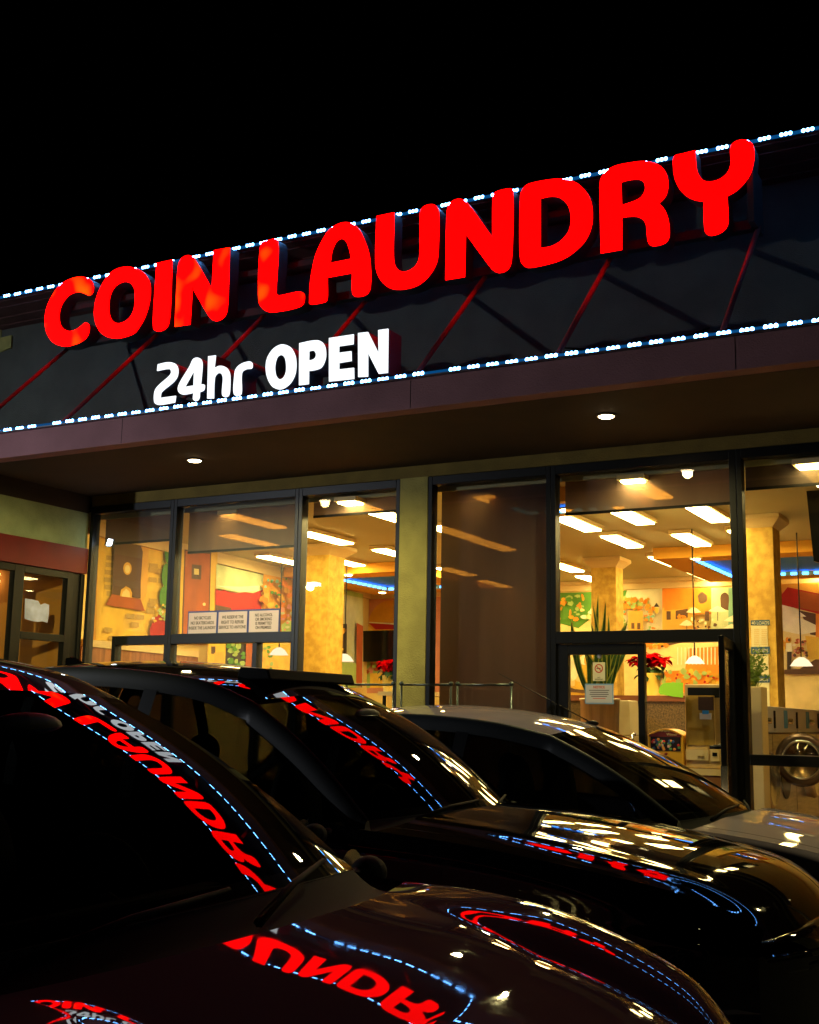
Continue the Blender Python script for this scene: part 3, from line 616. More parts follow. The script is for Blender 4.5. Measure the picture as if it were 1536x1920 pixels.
WHT = [
 ('2', 280, 650, 7.68, [[(115,350,1),(126,255,1),(230,230),(310,225),(380,250),(415,310),(410,420),(360,500),(180,655),(168,690),(163,738,1),(386,708,1),(372,805,1),(130,838),(85,815),(70,755),(85,630),(130,565),(300,410),(318,370),(305,330),(270,322)]]),
 ('4', 280, 650, 7.68, [[(640,175),(700,158),(745,180),(765,230),(745,545,1),(795,548),(800,580),(785,630),(730,655,1),(722,740),(700,775),(660,780),(635,760),(640,667,1),(490,690),(440,670),(415,620),(430,545),(580,290)], [(515,580,1),(648,345,1),(640,560,1)]]),
 ('h', 280, 650, 7.68, [[(852,140,1),(960,125,1),(940,310,1),(1010,278),(1080,285),(1130,320),(1160,380),(1168,470),(1155,680),(1135,715),(1085,725),(1055,700),(1062,440),(1040,390),(1000,380),(955,420),(940,490),(932,745,1),(838,748,1)]]),
 ('r', 280, 650, 7.68, [[(1225,690),(1228,420),(1245,330),(1300,265),(1380,225),(1460,215),(1485,240),(1480,310),(1400,325),(1345,360),(1330,430),(1322,690),(1270,710)]]),
 ('O', 490, 605, 5.689, [[(235,232),(310,260),(360,340),(375,440),(360,560),(300,660),(210,712),(130,690),(75,610),(50,490),(65,380),(120,290),(180,245)], [(215,345),(250,370),(268,450),(262,540),(235,590),(200,605),(165,575),(148,500),(155,420),(180,360)]]),
 ('P', 490, 605, 5.689, [[(408,220,1),(560,190),(630,195),(675,240),(692,330),(680,410),(640,480),(580,505),(510,515,1),(508,655,1),(405,668,1)], [(512,305,1),(560,298),(585,330),(578,375),(550,395),(510,405,1)]]),
 ('E', 490, 605, 5.689, [[(725,165,1),(988,125,1),(985,230,1),(832,252,1),(830,322,1),(962,305,1),(965,408,1),(832,430,1),(832,500,1),(990,482,1),(992,600,1),(725,628,1)]]),
 ('N', 490, 605, 5.689, [[(1035,112,1),(1140,100,1),(1255,330,1),(1250,80,1),(1357,65,1),(1352,535,1),(1255,545,1),(1140,320,1),(1140,575,1),(1037,580,1)]])]
SW = 8.47
sw = thing('open_hours_sign', (-6.2, SW, 4.35), 'glowing white 24hr OPEN letters standing on the canopy ledge', 'sign')
for ch, ox, oy, s, loops in WHT:
    L = [outline(l, ox, oy, s, SW) for l in loops]
    c = extrude_outline(L, SW+0.004, 0.22).build('letter', M_case, sw)
    extrude_outline(L, SW-0.006, 0.009).build('letter_face', E_white, c)

# LED strips: a glowing sleeve and its lamp modules (three chips each)
def led_strip(z_at, Y, x0, x1, label, skip, sp=0.166):
    t = thing('led_strip', ((x0+x1)/2, Y, z_at), label, 'light strip', 'blue white LED strips edging the canopy sign')
    MB().box(x0, x1, Y-.006, Y+.008, z_at-.013, z_at+.013).build('halo_sleeve', E_halo, t)  # glow added for the blue halo round the LED chips
    proto = None; k = 0; x = x0+.05
    while x < x1-.1:
        k += 1
        if k not in skip:
            if proto is None:
                mb = MB()
                for j in range(3): mb.blob((j*.036-.036, -.012, 0), (.016, .009, .017), 6, 8)
                o = mb.build('led_module', E_led, t, local=True); o.location = (x-(x0+x1)/2, 0, 0); proto = o
            else:
                o = proto.copy(); S.collection.objects.link(o); o.parent = t; o.location = (x-(x0+x1)/2, 0, random.uniform(-.003, .003))
        x += sp
    return t
led_strip(float(onY(757, 706, 8.425)[2]), 8.425, -10.4, 2.5, 'lower blue white LED strip along the canopy ledge', {11, 37})
led_strip(ZTOP, YTL, -12.2, 2.5, 'upper blue white LED strip along the cornice above the letters', {1, 2, 3, 4, 5, 23}, sp=0.178)
q = [onY(x, y, WALLY-.003) for x, y in [(-30,600),(4,612),(3,634),(24,629),(23,652),(4,660),(-30,668)]]  # thin mustard coloured stepped shape on the parapet
tag(MB().prism(q, (0, -.02, 0)).build('stepped_panel', pmat('mustard_panel', (.42, .40, .12), .8, var=.15, scale=6)), 'mustard coloured stepped panel on the stucco at the far left under the cornice', 'sign')

# downlights in the soffit
for i in range(3):
    p = onZ(365, 863, ZS-.01) if i == 0 else onZ(1137, 780, ZS-.01)
    if i == 2: p = p+np.array([4.2, 0, 0])
    t = thing('soffit_downlight', (p[0], p[1], ZS-.003), ['lit round downlight in the soffit above the left windows', 'lit round downlight in the soffit above the doors', 'lit round downlight in the soffit beyond the right picture edge'][i], 'light', 'round downlights under the canopy')
    MB().lathe([(.085, 0), (.085, -.01), (.066, -.012)], (0, 0, 0)).build('trim_ring', M_soff, t, local=True)
    MB().lathe([(.066, -.011), (.055, -.02), (.02, -.024)], (0, 0, 0), n=32).build('lens', E_down, t, local=True)
    lamp('lamp_light', 'SPOT', (p[0], p[1], ZS-.045), (1.0, .84, .34), 190, t, .05, (p[0], p[1], 0), R(166))

# ------------------------------------------------------------------ things inside the shop
exec_inside = True
def onX(px, py, X): d = ray(px, py); return EYE+d*((X-EYE[0])/d[0])
def paintm(n, c, **k): return pmat(n, c, **k)
# washers: a row facing +X, running back into the shop
WX = -2.66
ys = [float(onX(px, 1330, WX)[1]) for px in (1406, 1447, 1489, 1529)]
ys.append(ys[3]+ys[3]-ys[2])
M_wash = paintm('brushed_washer_front', (.24, .20, .19), rough=.32, metal=.6, var=.3, scale=3, stretch=(1, 1, 12))
M_wpan = paintm('washer_panel', (.55, .54, .62), rough=.5)
M_sticker = paintm('blue_sticker', (.04, .30, .75), rough=.5)
wl = ['front loading washer nearest the window', 'second front loading washer from the window, with its round door open', 'third front loading washer from the window', 'fourth washer, mostly hidden at the right picture edge']
for i in range(4):
    y0, y1 = ys[i]+.006, ys[i+1]-.006; yc = (y0+y1)/2
    t = thing('washing_machine', (WX-.35, yc, FL), wl[i], 'washer', 'row of coin operated washers')
    MB().box(WX-.75, WX, y0, y1, FL, 1.42).build('body', M_wash, t, bevel=.008)
    pn = MB().box(WX-.5, WX+.03, y0, y1, 1.425, 1.68).build('control_panel', M_wpan, t, bevel=.006)
    MB().box(WX+.031, WX+.034, yc-.13, yc+.04, 1.47, 1.65).build('sticker', M_sticker, pn)
    MB().lathe([(.03, 0), (.028, .04), (.01, .045)], (WX+.034, yc+.1, 1.54), axis=0, n=14).build('knob', M_steel, pn, smooth=True)
    MB().box(WX+.031, WX+.045, y1-.06, y1-.02, 1.47, 1.64).build('coin_slot', M_black, pn)
    if i != 1:
        d = MB().lathe([(.25, 0), (.27, .07), (.235, .11), (.19, .08)], (WX+.002, yc, .98), axis=0, n=36).build('door', M_steel, t, smooth=True)
        MB().lathe([(.19, .055), (.12, .03), (.02, .02)], (WX+.006, yc, .98), axis=0, n=36).build('door_window', M_black, d, smooth=True)
    else:
        MB().lathe([(.22, 0), (.22, .01), (.0, .004)], (WX+.002, yc, .98), axis=0, n=36).build('drum_opening', M_black, t)
        c = (WX+.30, y0-.02, 1.13)
        c = onY(1505, 1425, y0-.02); rr = .245
        mb = MB(); n = 40
        d = MB().lathe([(rr, .0), (rr+.012, -.03), (rr-.03, -.055), (rr-.055, -.03)], c, axis=1, n=n).build('door', paintm('door_rim', (.16, .11, .09), rough=.3, metal=.6), t, smooth=True)
        MB().lathe([(rr-.05, -.032), (rr-.06, -.062), (rr-.075, -.034)], c, axis=1, n=n).build('chrome_ring', M_steel, d, smooth=True)
        MB().lathe([(rr-.078, -.036), (rr-.12, -.09), (.02, -.11)], c, axis=1, n=n).build('door_window', glassmat('door_glass', (.7, .62, .5), ior=1.6), d, smooth=True)
# pale end post beside the washers
MB().box(WX-.13, WX-.05, ys[0]-.12, ys[0]-.02, FL, 1.78).build('partition_post', M_cream, B)
# change machine
y = 11.0; xa, xb = onY(1284, 1300, y)[0], onY(1356, 1300, y)[0]
t = thing('change_machine', ((xa+xb)/2, y+.2, FL), 'tall beige metal vending cabinet with a small white card on its front', 'vending machine')
zt = onY(1300, 1283, y)[2]; zb = onY(1300, 1440, y)[2]
Mv = paintm('beige_metal', (.62, .42, .16), rough=.45, var=.15, scale=4)
MB().box(xa, xb, y, y+.42, zb, zt).build('cabinet', Mv, t, bevel=.008)
MB().box(xa+.03, xb-.005, y-.006, y-.001, zt-.12, zt-.03).build('dark_band', M_black, t)
def fr(px0, py0, px1, py1, name, m, yy=None, d=.012, par=None):
    yy = yy if yy else y-.001; a = onY(px0, py0, yy); b = onY(px1, py1, yy)
    return MB().box(a[0], b[0], yy-d, yy, b[2], a[2]).build(name, m, par or t)
fr(1287, 1304, 1342, 1398, 'glass_front', paintm('amber_panel', (.55, .33, .06), rough=.25, var=.2, scale=5), d=.008)
fr(1310, 1306, 1339, 1332, 'dark_window', paintm('brown_plate', (.10, .05, .03), rough=.3), d=.014)
fr(1313, 1337, 1335, 1349, 'white_card', paintm('white_card', (.8, .7, .6)), d=.018)
fr(1318, 1332, 1330, 1339, 'blue_card', M_sticker, d=.021)
fr(1286, 1305, 1288, 1397, 'bright_trim', M_cream, d=.014); fr(1340, 1305, 1342, 1398, 'bright_trim', M_cream, d=.014)
fr(1287, 1405, 1330, 1426, 'drawer', M_cream, d=.02); fr(1333, 1405, 1350, 1428, 'drawer', M_cream, d=.016); fr(1337, 1411, 1346, 1418, 'vent', M_black, d=.02); fr(1310, 1417, 1322, 1420, 'handle', paintm('brass', (.5, .3, .08), rough=.3, metal=.8), d=.03)
MB().box(xa-.01, xb+.01, y-.03, y+.5, zb-.06, zb-.004).build('plinth', M_cream, t)
MB().box(xa-.02, xb+.02, y-.02, y+.5, FL, zb-.064).build('base', paintm('brown_base', (.25, .10, .035), rough=.5, var=.2, scale=4), t)
# toy capsule machine
y = 10.95; t = thing('capsule_machine', (-3.3, y+.1, FL), 'small yellow toy capsule machine with an arched red and cream header', 'toy machine')
a = onY(1215, 1375, y); b = onY(1282, 1436, y); My = paintm('toy_yellow', (.75, .38, .02), rough=.4)
arch = [(a[0], b[2]), (b[0], b[2]), (b[0], a[2]-.01)]+[(b[0]+(a[0]-b[0])*k/8, a[2]-.01+.055*math.sin(math.pi*k/8)) for k in range(1, 8)]+[(a[0], a[2]-.01)]
MB().prism([(x, y, z) for x, z in arch], (0, .3, 0)).build('cabinet', My, t, bevel=.004)
hz = a[2]; hd = [(a[0]+.01, hz-.03), (b[0]-.01, hz-.03), (b[0]-.015, hz-.01)]+[(b[0]-.02+(a[0]-b[0]+.04)*k/8, hz-.02+.05*math.sin(math.pi*k/8)) for k in range(1, 8)]+[(a[0]+.015, hz-.01)]
h = MB().prism([(x, y-.004, z) for x, z in hd], (0, .003, 0)).build('header', M_red, t)
fr(1220, 1381, 1277, 1409, 'window', paintm('capsule_dark', (.03, .02, .03), rough=.2), yy=y-.001, d=.004)
mb = MB(); mats_c = [paintm('cap_'+k, c, rough=.3) for k, c in (('r', (.6, .03, .02)), ('b', (.03, .08, .3)), ('o', (.8, .3, .05)), ('p', (.75, .45, .4)), ('g', (.1, .35, .1)))]
for k in range(40):
    mb.mi = random.randrange(5); q = onY(random.uniform(1223, 1274), random.uniform(1386, 1407), y-.006); mb.blob((q[0], y-.006, q[2]), (.014, .006, .014), 5, 7)
cc = mb.build('capsules', mats_c, t); cc['kind'] = 'stuff'
mb = MB(); q = onY(1250, 1371, y-.006); text_on(mb, 'Fortune', (q[0]-.02, y-.006, q[2]+.004), .032); q = onY(1256, 1376, y-.006); text_on(mb, 'Winner', (q[0]+.02, y-.006, q[2]-.006), .032); mb.build('lettering', M_cream, h)
q = onY(1249, 1414, y); MB().lathe([(.014, 0), (.008, -.02)], (q[0], y-.001, q[2]), axis=1, n=12).build('knob', M_red, t)
# counter with a brown top
y = 14.1; a = onY(1040, 1303, y); b = onY(1281, 1316, y)
t = thing('counter', ((a[0]+b[0])/2, y+.2, FL), 'dark speckled counter with a brown top behind the machines', 'counter')
MB().box(a[0], b[0]+.6, y+.03, y+.5, FL, b[2]).build('front_panel', paintm('speckled_stone', (.10, .065, .03), rough=.3, var=.6, scale=60), t)
MB().box(a[0]-.03, b[0]+.62, y, y+.55, b[2]+.002, a[2]).build('counter_top', paintm('brown_top', (.17, .06, .03), rough=.25), t)
CTZ = float(a[2])
a = onY(1235, 1280, y+.02); b = onY(1281, 1307, y+.02)
mb = MB(); P_ = [(1235,1298),(1237,1287),(1243,1282),(1252,1280),(1281,1280),(1281,1308),(1262,1306),(1246,1303),(1238,1302)]
mb.prism([onY(px, py, y-.012) for px, py in P_], (0, .006, 0)); tag(mb.build('paper_sign', paintm('lime_paper', (.16, .42, .02), rough=.8)), 'lime green scalloped paper hanging at the counter edge', 'paper')
# white bin beside the notice
y = 12.0; a = onY(1154, 1313, y); b = onY(1182, 1395, y)
t = thing('waste_bin', ((a[0]+b[0])/2, y+.15, FL), 'pale plastic bin with a flap lid right of the snake plant pot', 'bin')
MB().prism([(a[0]-.03, y, FL), (b[0]+.03, y, FL), (b[0]+.02, y, b[2]+.08), (a[0]-.02, y, b[2]+.08)], (0, .3, 0)).build('body', paintm('bin_grey', (.45, .36, .2), rough=.5), t, bevel=.01)
MB().prism([(a[0]-.02, y, b[2]+.083), (b[0]+.02, y, b[2]+.083), (b[0]-.01, y, a[2]), (a[0]+.01, y, a[2])], (0, .3, 0)).build('lid', paintm('bin_lid', (.55, .46, .28), rough=.5), t, bevel=.01)
# plants
def leafblade(mb, base, tip, w, lean, bend=0.0, n=8):
    base = np.array(base, float); tip = np.array(tip, float); L = []; Rr = []
    side = np.cross(tip-base, [0, 1, 0]); side = side/np.linalg.norm(side)
    for i in range(n+1):
        t_ = i/n; c = base+(tip-base)*t_+np.array(lean)*math.sin(t_*math.pi)*bend
        ww = w*(.55+.6*math.sin(min(1, t_*1.25)*math.pi*.5))*(1-t_**5) if t_ < 1 else 0
        L.append(c-side*ww); Rr.append(c+side*ww)
    k = len(mb.v); mb.add(L+Rr, [(i, i+1, n+2+i, n+1+i) for i in range(n)])
y = 11.35; pc_ = onY(1125, 1320, y)
t = thing('snake_plant', (pc_[0], y, FL), 'tall striped snake plant in a brushed metal pot behind the closed door', 'plant')
pz = onY(1125, 1345, y)[2]
MB().lathe([(.15, FL-pz), (.19, 0), (.20, .0), (.195, .02), (.16, .015), (.15, -.02)], (pc_[0], y, pz+.16), n=32).build('pot', paintm('brushed_pot', (.5, .4, .28), rough=.35, metal=.6, var=.3, scale=3, stretch=(5, 5, .3)), t, smooth=True)
mg = MB(); me_ = MB(); zb = pz+.12
tips = [(1072,1160),(1082,1195),(1090,1188),(1096,1215),(1104,1200),(1112,1130),(1118,1175),(1122,1112),(1126,1180),(1136,1126),(1141,1150),(1150,1195),(1160,1185),(1172,1170),(1178,1160),(1166,1200),(1128,1205),(1100,1230),(1146,1215),(1108,1165),(1132,1160),(1154,1225),(1184,1190)]
for k, (px, py) in enumerate(tips):
    tip = onY(px, py, y+random.uniform(-.12, .12)); base = (pc_[0]+random.uniform(-.12, .12), y+random.uniform(-.08, .08), zb)
    wdt = random.uniform(.016, .026); be = random.uniform(-.06, .06)
    leafblade(me_, base, tip, wdt*1.25, (1, 0, 0), be); 
    b2 = (base[0], base[1]-.006, base[2]); tip2 = tip*1.0; tip2 = tip2+np.array([0, -.006, -.02]); leafblade(mg, b2, tip2, wdt*.8, (1, 0, 0), be)
me_.build('leaf_edges', paintm('leaf_yellow', (.38, .36, .06), rough=.4), t); mg.build('leaves', paintm('leaf_dark', (.025, .075, .018), rough=.35, var=.5, scale=20), t)
def poinsettia(cx, cy, rpx, y, label, pot, seed, base):
    random.seed(seed); c = onY(cx, cy, y); s_ = rpx/2271*y*1.05
    t = thing('poinsettia', (c[0], y, base), label, 'plant', 'red poinsettias')
    mr = MB(); mgr = MB()
    def petal(mb, o, d, L, wd):
        d = np.array(d); d = d/np.linalg.norm(d); up = np.array([0, 0, 1.0]); sd = np.cross(d, up); sd = sd/(np.linalg.norm(sd)+1e-9); nn = np.cross(sd, d)
        P = [o, o+d*L*.3+sd*wd+nn*.01, o+d*L*.65+sd*wd*.8, o+d*L-nn*.03, o+d*L*.65-sd*wd*.8, o+d*L*.3-sd*wd+nn*.01, o+d*L*.5+nn*.02]
        mb.add(P, [(0,1,6), (1,2,6), (2,3,6), (3,4,6), (4,5,6), (5,0,6)])
    for k in range(24):
        a_ = random.uniform(0, 6.28); r_ = s_*random.uniform(.05, .8); o = c+np.array([r_*math.cos(a_), r_*.6*math.sin(a_), s_*random.uniform(-.1, .42)*(1-r_/s_*.5)])
        for j in range(7):
            b_ = j*.9+random.uniform(-.2, .2); petal(mr, o, (math.cos(b_), math.sin(b_), random.uniform(-.35, .3)), s_*random.uniform(.40, .55), s_*.15)
    for k in range(60):
        a_ = random.uniform(0, 6.28); r_ = s_*random.uniform(.1, .7); o = c+np.array([r_*math.cos(a_), r_*.6*math.sin(a_), -s_*random.uniform(.15, .6)])
        b_ = random.uniform(0, 6.28); petal(mgr, o, (math.cos(b_), math.sin(b_), random.uniform(-.8, .1)), s_*.38, s_*.13)
    mr.build('red_bracts', paintm('bract_red', (.30, .0008, .002), rough=.9, spec=.0), t); mgr.build('leaves', paintm('poin_green', (.02, .07, .015), rough=.5, var=.4, scale=12), t)
    z1_ = c[2]-s_*.45
    MB().lathe([(pot*.75, base-z1_+.002), (pot, 0), (pot*.9, -.005)], (c[0], y, z1_), n=24).build('pot', paintm('pot_gold', (.62, .38, .06), rough=.4), t, smooth=True)
    random.seed(seed+1)
poinsettia(1222, 1243, 42, 13.95+.3, 'red poinsettia in a gold pot on the brown counter', .13, 3, CTZ)
ta = thing('side_table', (-5.95, 11.3, FL), 'small table by the window under a poinsettia', 'table'); tz = float(onY(733, 1298, 11.3)[2])
MB().box(-6.35, -5.72, 11.0, 11.6, tz-.04, tz).build('tabletop', M_cream, ta)
for x_ in (-6.3, -5.77):
    for y_ in (11.05, 11.55): MB().tube([(x_, y_, FL), (x_, y_, tz-.041)], .02).build('leg', M_black, ta)
poinsettia(732, 1252, 34, 11.3, 'red poinsettia on a table just left of the olive pillar', .09, 5, tz)
y = 11.2; pb = onY(1412, 1288, y)
t = thing('potted_shrub', (pb[0], y, FL), 'feathery green plant in a cream planter by the far right window', 'plant')
MB().box(pb[0]-.16, pb[0]+.1, y-.12, y+.12, FL, pb[2]).build('planter', M_cream, t, bevel=.008)
mb = MB()
for k in range(70):
    px, py = random.uniform(1390, 1447), random.uniform(1208, 1278); tip = onY(px, py, y+random.uniform(-.15, .15)); b0 = np.array([pb[0]+random.uniform(-.1, .05), y, pb[2]-.01])
    mb.tube([b0, (b0+tip)/2+np.array([0, 0, .03]), tip], [.003, .002, .001], 4)
    for j in range(7):
        u = j/7*.6+.4; o = b0+(tip-b0)*u+np.array([0, 0, .03*math.sin(u*3.14)]); d = np.array([random.uniform(-1, 1), random.uniform(-.5, .5), random.uniform(-.2, .8)])*.035
        e = np.cross(d, [0, 1, 0])*.3; mb.add([o, o+d*.5+e, o+d, o+d*.5-e], [(0, 1, 2, 3)])
mb.build('foliage', paintm('feather_green', (.16, .26, .03), rough=.6, var=.4, scale=10), t)
# pendant lamps
for i, (px, py, wpx, y, lb) in enumerate([(523, 1224, 36, 14.5, 'white dome pendant lamp seen under the house rules signs'), (646, 1236, 36, 15.0, 'white dome pendant lamp right of the left column'),
        (1303, 1240, 36, 13.9, 'white dome pendant lamp over the poppy mural, seen through the door'), (1503, 1244, 40, 14.6, 'white dome pendant lamp at the far right above the washers')]):
    c = onY(px, py, y); r_ = wpx/2/2271*math.hypot(c[0], c[1])*1.0
    t = thing('pendant_lamp', (c[0], y, c[2]), lb, 'lamp', 'white pendant lamps')
    MB().lathe([(.02, r_*.55), (r_*.25, r_*.52), (r_*.6, r_*.3), (r_*.95, -.06*r_*3), (r_, -.22*r_), (r_*.92, -.2*r_)], (0, 0, 0), n=28).build('lamp_shade', emat('pendant_glow', (1, .78, .5), 1.6), t, local=True, smooth=True)
    MB().tube([(0, 0, r_*.5), (0, 0, ZC-c[2]-.004)], .008, 6).build('cord', M_black, t, local=True)
# televisions
y = BY-.35; a = onY(678, 1183, y); b = onY(762, 1240, y)
t = thing('television', ((a[0]+b[0])/2, y, b[2]), 'black television on the far wall under the orange arch painting', 'television')
MB().box(a[0], b[0], y, y+.08, b[2], a[2]).build('screen', paintm('screen_black', (.006, .006, .006), rough=.12), t); MB().box((a[0]+b[0])/2-.1, (a[0]+b[0])/2+.1, y+.081, BY-.01, (a[2]+b[2])/2-.1, (a[2]+b[2])/2+.1).build('wall_bracket', M_black, t)
y = 12.0; P_ = [(1511,909),(1600,922),(1600,1070),(1526,1052)]
t = thing('hanging_television', (onY(1560, 980, y)[0], y, 3.2), 'black television hung from the ceiling at the right picture edge', 'television')
MB().prism([onY(a_, b_, y) for a_, b_ in P_], (0, .09, 0)).build('screen', MATS['screen_black'], t); q = onY(1560, 930, y+.04); MB().box(q[0]-.03, q[0]+.03, y+.1, y+.16, 3.3, ZC-.004).build('ceiling_mount', M_black, t)
# load price board on the right column
y = 13.2-.004; t = thing('price_board', (onY(1425, 1200, y)[0], y, 2), 'tall white board with blue LOADS headings on the right column', 'sign')
Mw = paintm('board_white', (.8, .72, .45), rough=.5); Mb = paintm('board_blue', (.03, .10, .22), rough=.5)
fr(1408, 1163, 1444, 1326, 'backing', Mw, yy=y, d=.004)
for py0, py1, tx in ((1163, 1172, '40 LOADS'), (1213, 1226, '8 LOADS'), (1267, 1280, '6 LOADS')):
    h = fr(1408, py0, 1444, py1, 'heading', Mb, yy=y-.005, d=.003)
    mb = MB(); q = onY(1426, (py0+py1)/2+1, y-.009); text_on(mb, tx, (q[0], y-.009, q[2]), .052, sx=.8); mb.build('lettering', Mw, h)
for k in range(2):
    for j in range(9): fr(1414+k*14, 1180+j*3.5, 1424+k*14, 1181.6+j*3.5, 'price_line', M_cream, yy=y-.005, d=.001)
# signs fixed to the glass
y = W-.012; t = thing('house_rules_sign', (-7.8, y, 2.4), 'strip of three blue framed rules signs stuck inside the left window', 'sign')
a = onY(353, 1147, y); b = onY(523.5, 1190.5, y); zt_, zb_ = a[2]+.003, onY(352, 1193, y)[2]
MB().box(a[0], b[0], y, y+.003, zb_, zt_).build('frame', paintm('sign_blue', (.03, .05, .22), rough=.5), t)
Mp = paintm('sign_pale', (.62, .5, .5), rough=.5); Mt = paintm('sign_text', (.08, .06, .05), rough=.6); wd = (b[0]-a[0]); TX = ['NO BICYCLES\nNO SKATEBOARDS\nINSIDE THE LAUNDRY', 'WE RESERVE THE\nRIGHT TO REFUSE\nSERVICE TO ANYONE', 'NO ALCOHOL\nOR SMOKING\nIS PERMITTED\nON PREMISES']
for k in range(3):
    x0_ = a[0]+wd*(k/3)+.014; x1_ = a[0]+wd*((k+1)/3)-.014
    p_ = MB().box(x0_, x1_, y-.003, y-.0005, zb_+.018, zt_-.018).build('panel', Mp, t, bevel=.001)
    mb = MB(); text_on(mb, TX[k], ((x0_+x1_)/2, y-.0035, (zb_+zt_)/2+.004), .047 if k < 2 else .044, sx=.78, line=1.15 if k < 2 else 1.0, bold=.001); mb.build('lettering', Mt, p_)
Ms = MATS['board_white']
y = W-.024; a = onY(1111.5, 1242, y); b = onY(1135, 1277, y)
t = thing('no_smoking_sign', ((a[0]+b[0])/2, y, b[2]), 'small pale no smoking sign with a red ring on the closed glass door', 'sign')
MB().box(a[0], b[0], y-.001, y+.002, b[2], a[2]).build('panel', Ms, t, bevel=.002)
cx_, cz_ = (a[0]+b[0])/2, a[2]-.055; Mo = paintm('ring_red', (.62, .08, .02), rough=.5)
mb = MB(); mb.grid(lambda u, v: (cx_+(.030+.010*v)*math.cos(u*6.2832), y-.002, cz_+(.030+.010*v)*math.sin(u*6.2832)), 32, 1); mb.build('red_ring', Mo, t)
mb = MB(); mb.add([(cx_-.024, y-.0026, cz_+.018), (cx_-.018, y-.0026, cz_+.024), (cx_+.024, y-.0026, cz_-.018), (cx_+.018, y-.0026, cz_-.024)], [(0, 1, 2, 3)]); mb.build('slash', Mo, t)
MB().box(cx_-.022, cx_+.016, y-.0018, y-.0012, cz_-.004, cz_+.004).build('cigarette', Mt, t)
mb = MB(); text_on(mb, 'NO\nSMOKING', (cx_, y-.0016, b[2]+.022), .016, sx=1.1); mb.build('lettering', Mt, t)
a = onY(1097, 1282, y); b = onY(1151, 1320.5, y)
t = thing('notice_sign', ((a[0]+b[0])/2, y, b[2]), 'blue bordered white NOTICE sheet low on the closed glass door', 'sign')
MB().box(a[0], b[0], y-.001, y+.002, b[2], a[2]).build('border', paintm('pale_blue', (.25, .42, .62), rough=.5), t)
MB().box(a[0]+.012, b[0]-.012, y-.003, y-.0012, b[2]+.012, a[2]-.012).build('sheet', paintm('sheet_white', (.62, .6, .6), rough=.6), t)
xm = (a[0]+b[0])/2; mb = MB(); text_on(mb, 'NOTICE', (xm, y-.0035, a[2]-.032), .03, bold=.0006); mb.build('heading', Mo, t)
for k, wl_ in enumerate((.19, .17, .18, .15, .12)): MB().box(xm-wl_*.5, xm+wl_*.5, y-.0036, y-.0031, a[2]-.062-k*.018, a[2]-.056-k*.018).build('text_line', MATS['sign_text'] if k < 4 else Mo, t)
q = onY(1124, 1230.5, y); tag(MB().lathe([(.022, 0), (.018, -.01), (.008, -.014)], (q[0], y, q[2]), axis=1, n=20).build('suction_cup', paintm('cup_white', (.7, .66, .66), rough=.3), smooth=True), 'white round suction cup above the no smoking sign on the door', 'suction cup')
# glowing plate added in place of a lamp reflection in the leftmost window
for i, (px, py, lb) in enumerate([(206, 1017, 'bright white glow standing in for a lamp reflection high in the leftmost window')]):
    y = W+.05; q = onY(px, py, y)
    t = thing('reflection_stand_in', (q[0], y, q[2]), lb, 'light')
    MB().prism([(-.055, 0, -.045), (.03, 0, -.05), (.055, 0, .035), (-.025, 0, .05)], (0, .035, 0)).build('stand_in_housing', M_case, t, local=True)
    MB().prism([(-.046, -.006, -.036), (.026, -.006, -.04), (.046, -.006, .028), (-.02, -.006, .04)], (0, .004, 0)).build('lens', E_refl, t, local=True)  # glowing plate in place of the lamp reflection
    MB().box(-.006, .006, .036, .08, -.01, .01).build('stand_in_bracket', M_case, t, local=True)

# ------------------------------------------------------------------ laundry carts parked in front of the pillar
M_cart = pmat('dull_steel', (.09, .11, .115), .35, metal=1.0)
y = 9.75; zc_ = float(onY(800, 1284, y)[2])
for i, (xa_, xb_, lb) in enumerate([(None, 738, 'laundry cart half hidden behind the roof of the black car'), (753, 846, 'chrome hanging bar laundry cart in front of the olive pillar'), (858, 959, 'chrome laundry cart in front of the brown blind')]):
    q1 = onY(xb_, 1284, y)[0]; q0 = onY(xa_, 1284, y)[0] if xa_ else q1-.5
    t = thing('laundry_cart', ((q0+q1)/2, y, FL), lb, 'cart', 'chrome laundry carts')
    for x_ in (q0, q1):
        MB().tube([(x_, y, FL+.1), (x_, y, zc_+.03)], .011, 10).build('upright', M_cart, t, smooth=True)
        MB().blob((x_, y, zc_+.01), (.022, .022, .022)).build('joint', M_cart, t, smooth=True)
    MB().tube([(q0+.02, y, zc_), (q1-.02, y, zc_)], .011, 10).build('hanging_bar', M_cart, t, smooth=True)
    mb = MB()
    for z_ in (.45, .62, .8): mb.tube([(q0, y-.2, z_), (q1, y-.2, z_), (q1, y+.2, z_), (q0, y+.2, z_), (q0, y-.2, z_)], .005, 6)
    for k in range(9):
        for yy in (-.2, .2): mb.tube([(q0+(q1-q0)*k/8, y+yy, .42), (q0+(q1-q0)*k/8, y+yy, .8)], .003, 5)
    mb.build('basket', M_cart, t)
    for x_ in (q0, q1):
        for yy in (-.18, .18): MB().lathe([(.05, -.012), (.05, .012)], (x_, y+yy, FL+.052), axis=1, n=16).build('wheel', M_black, t)

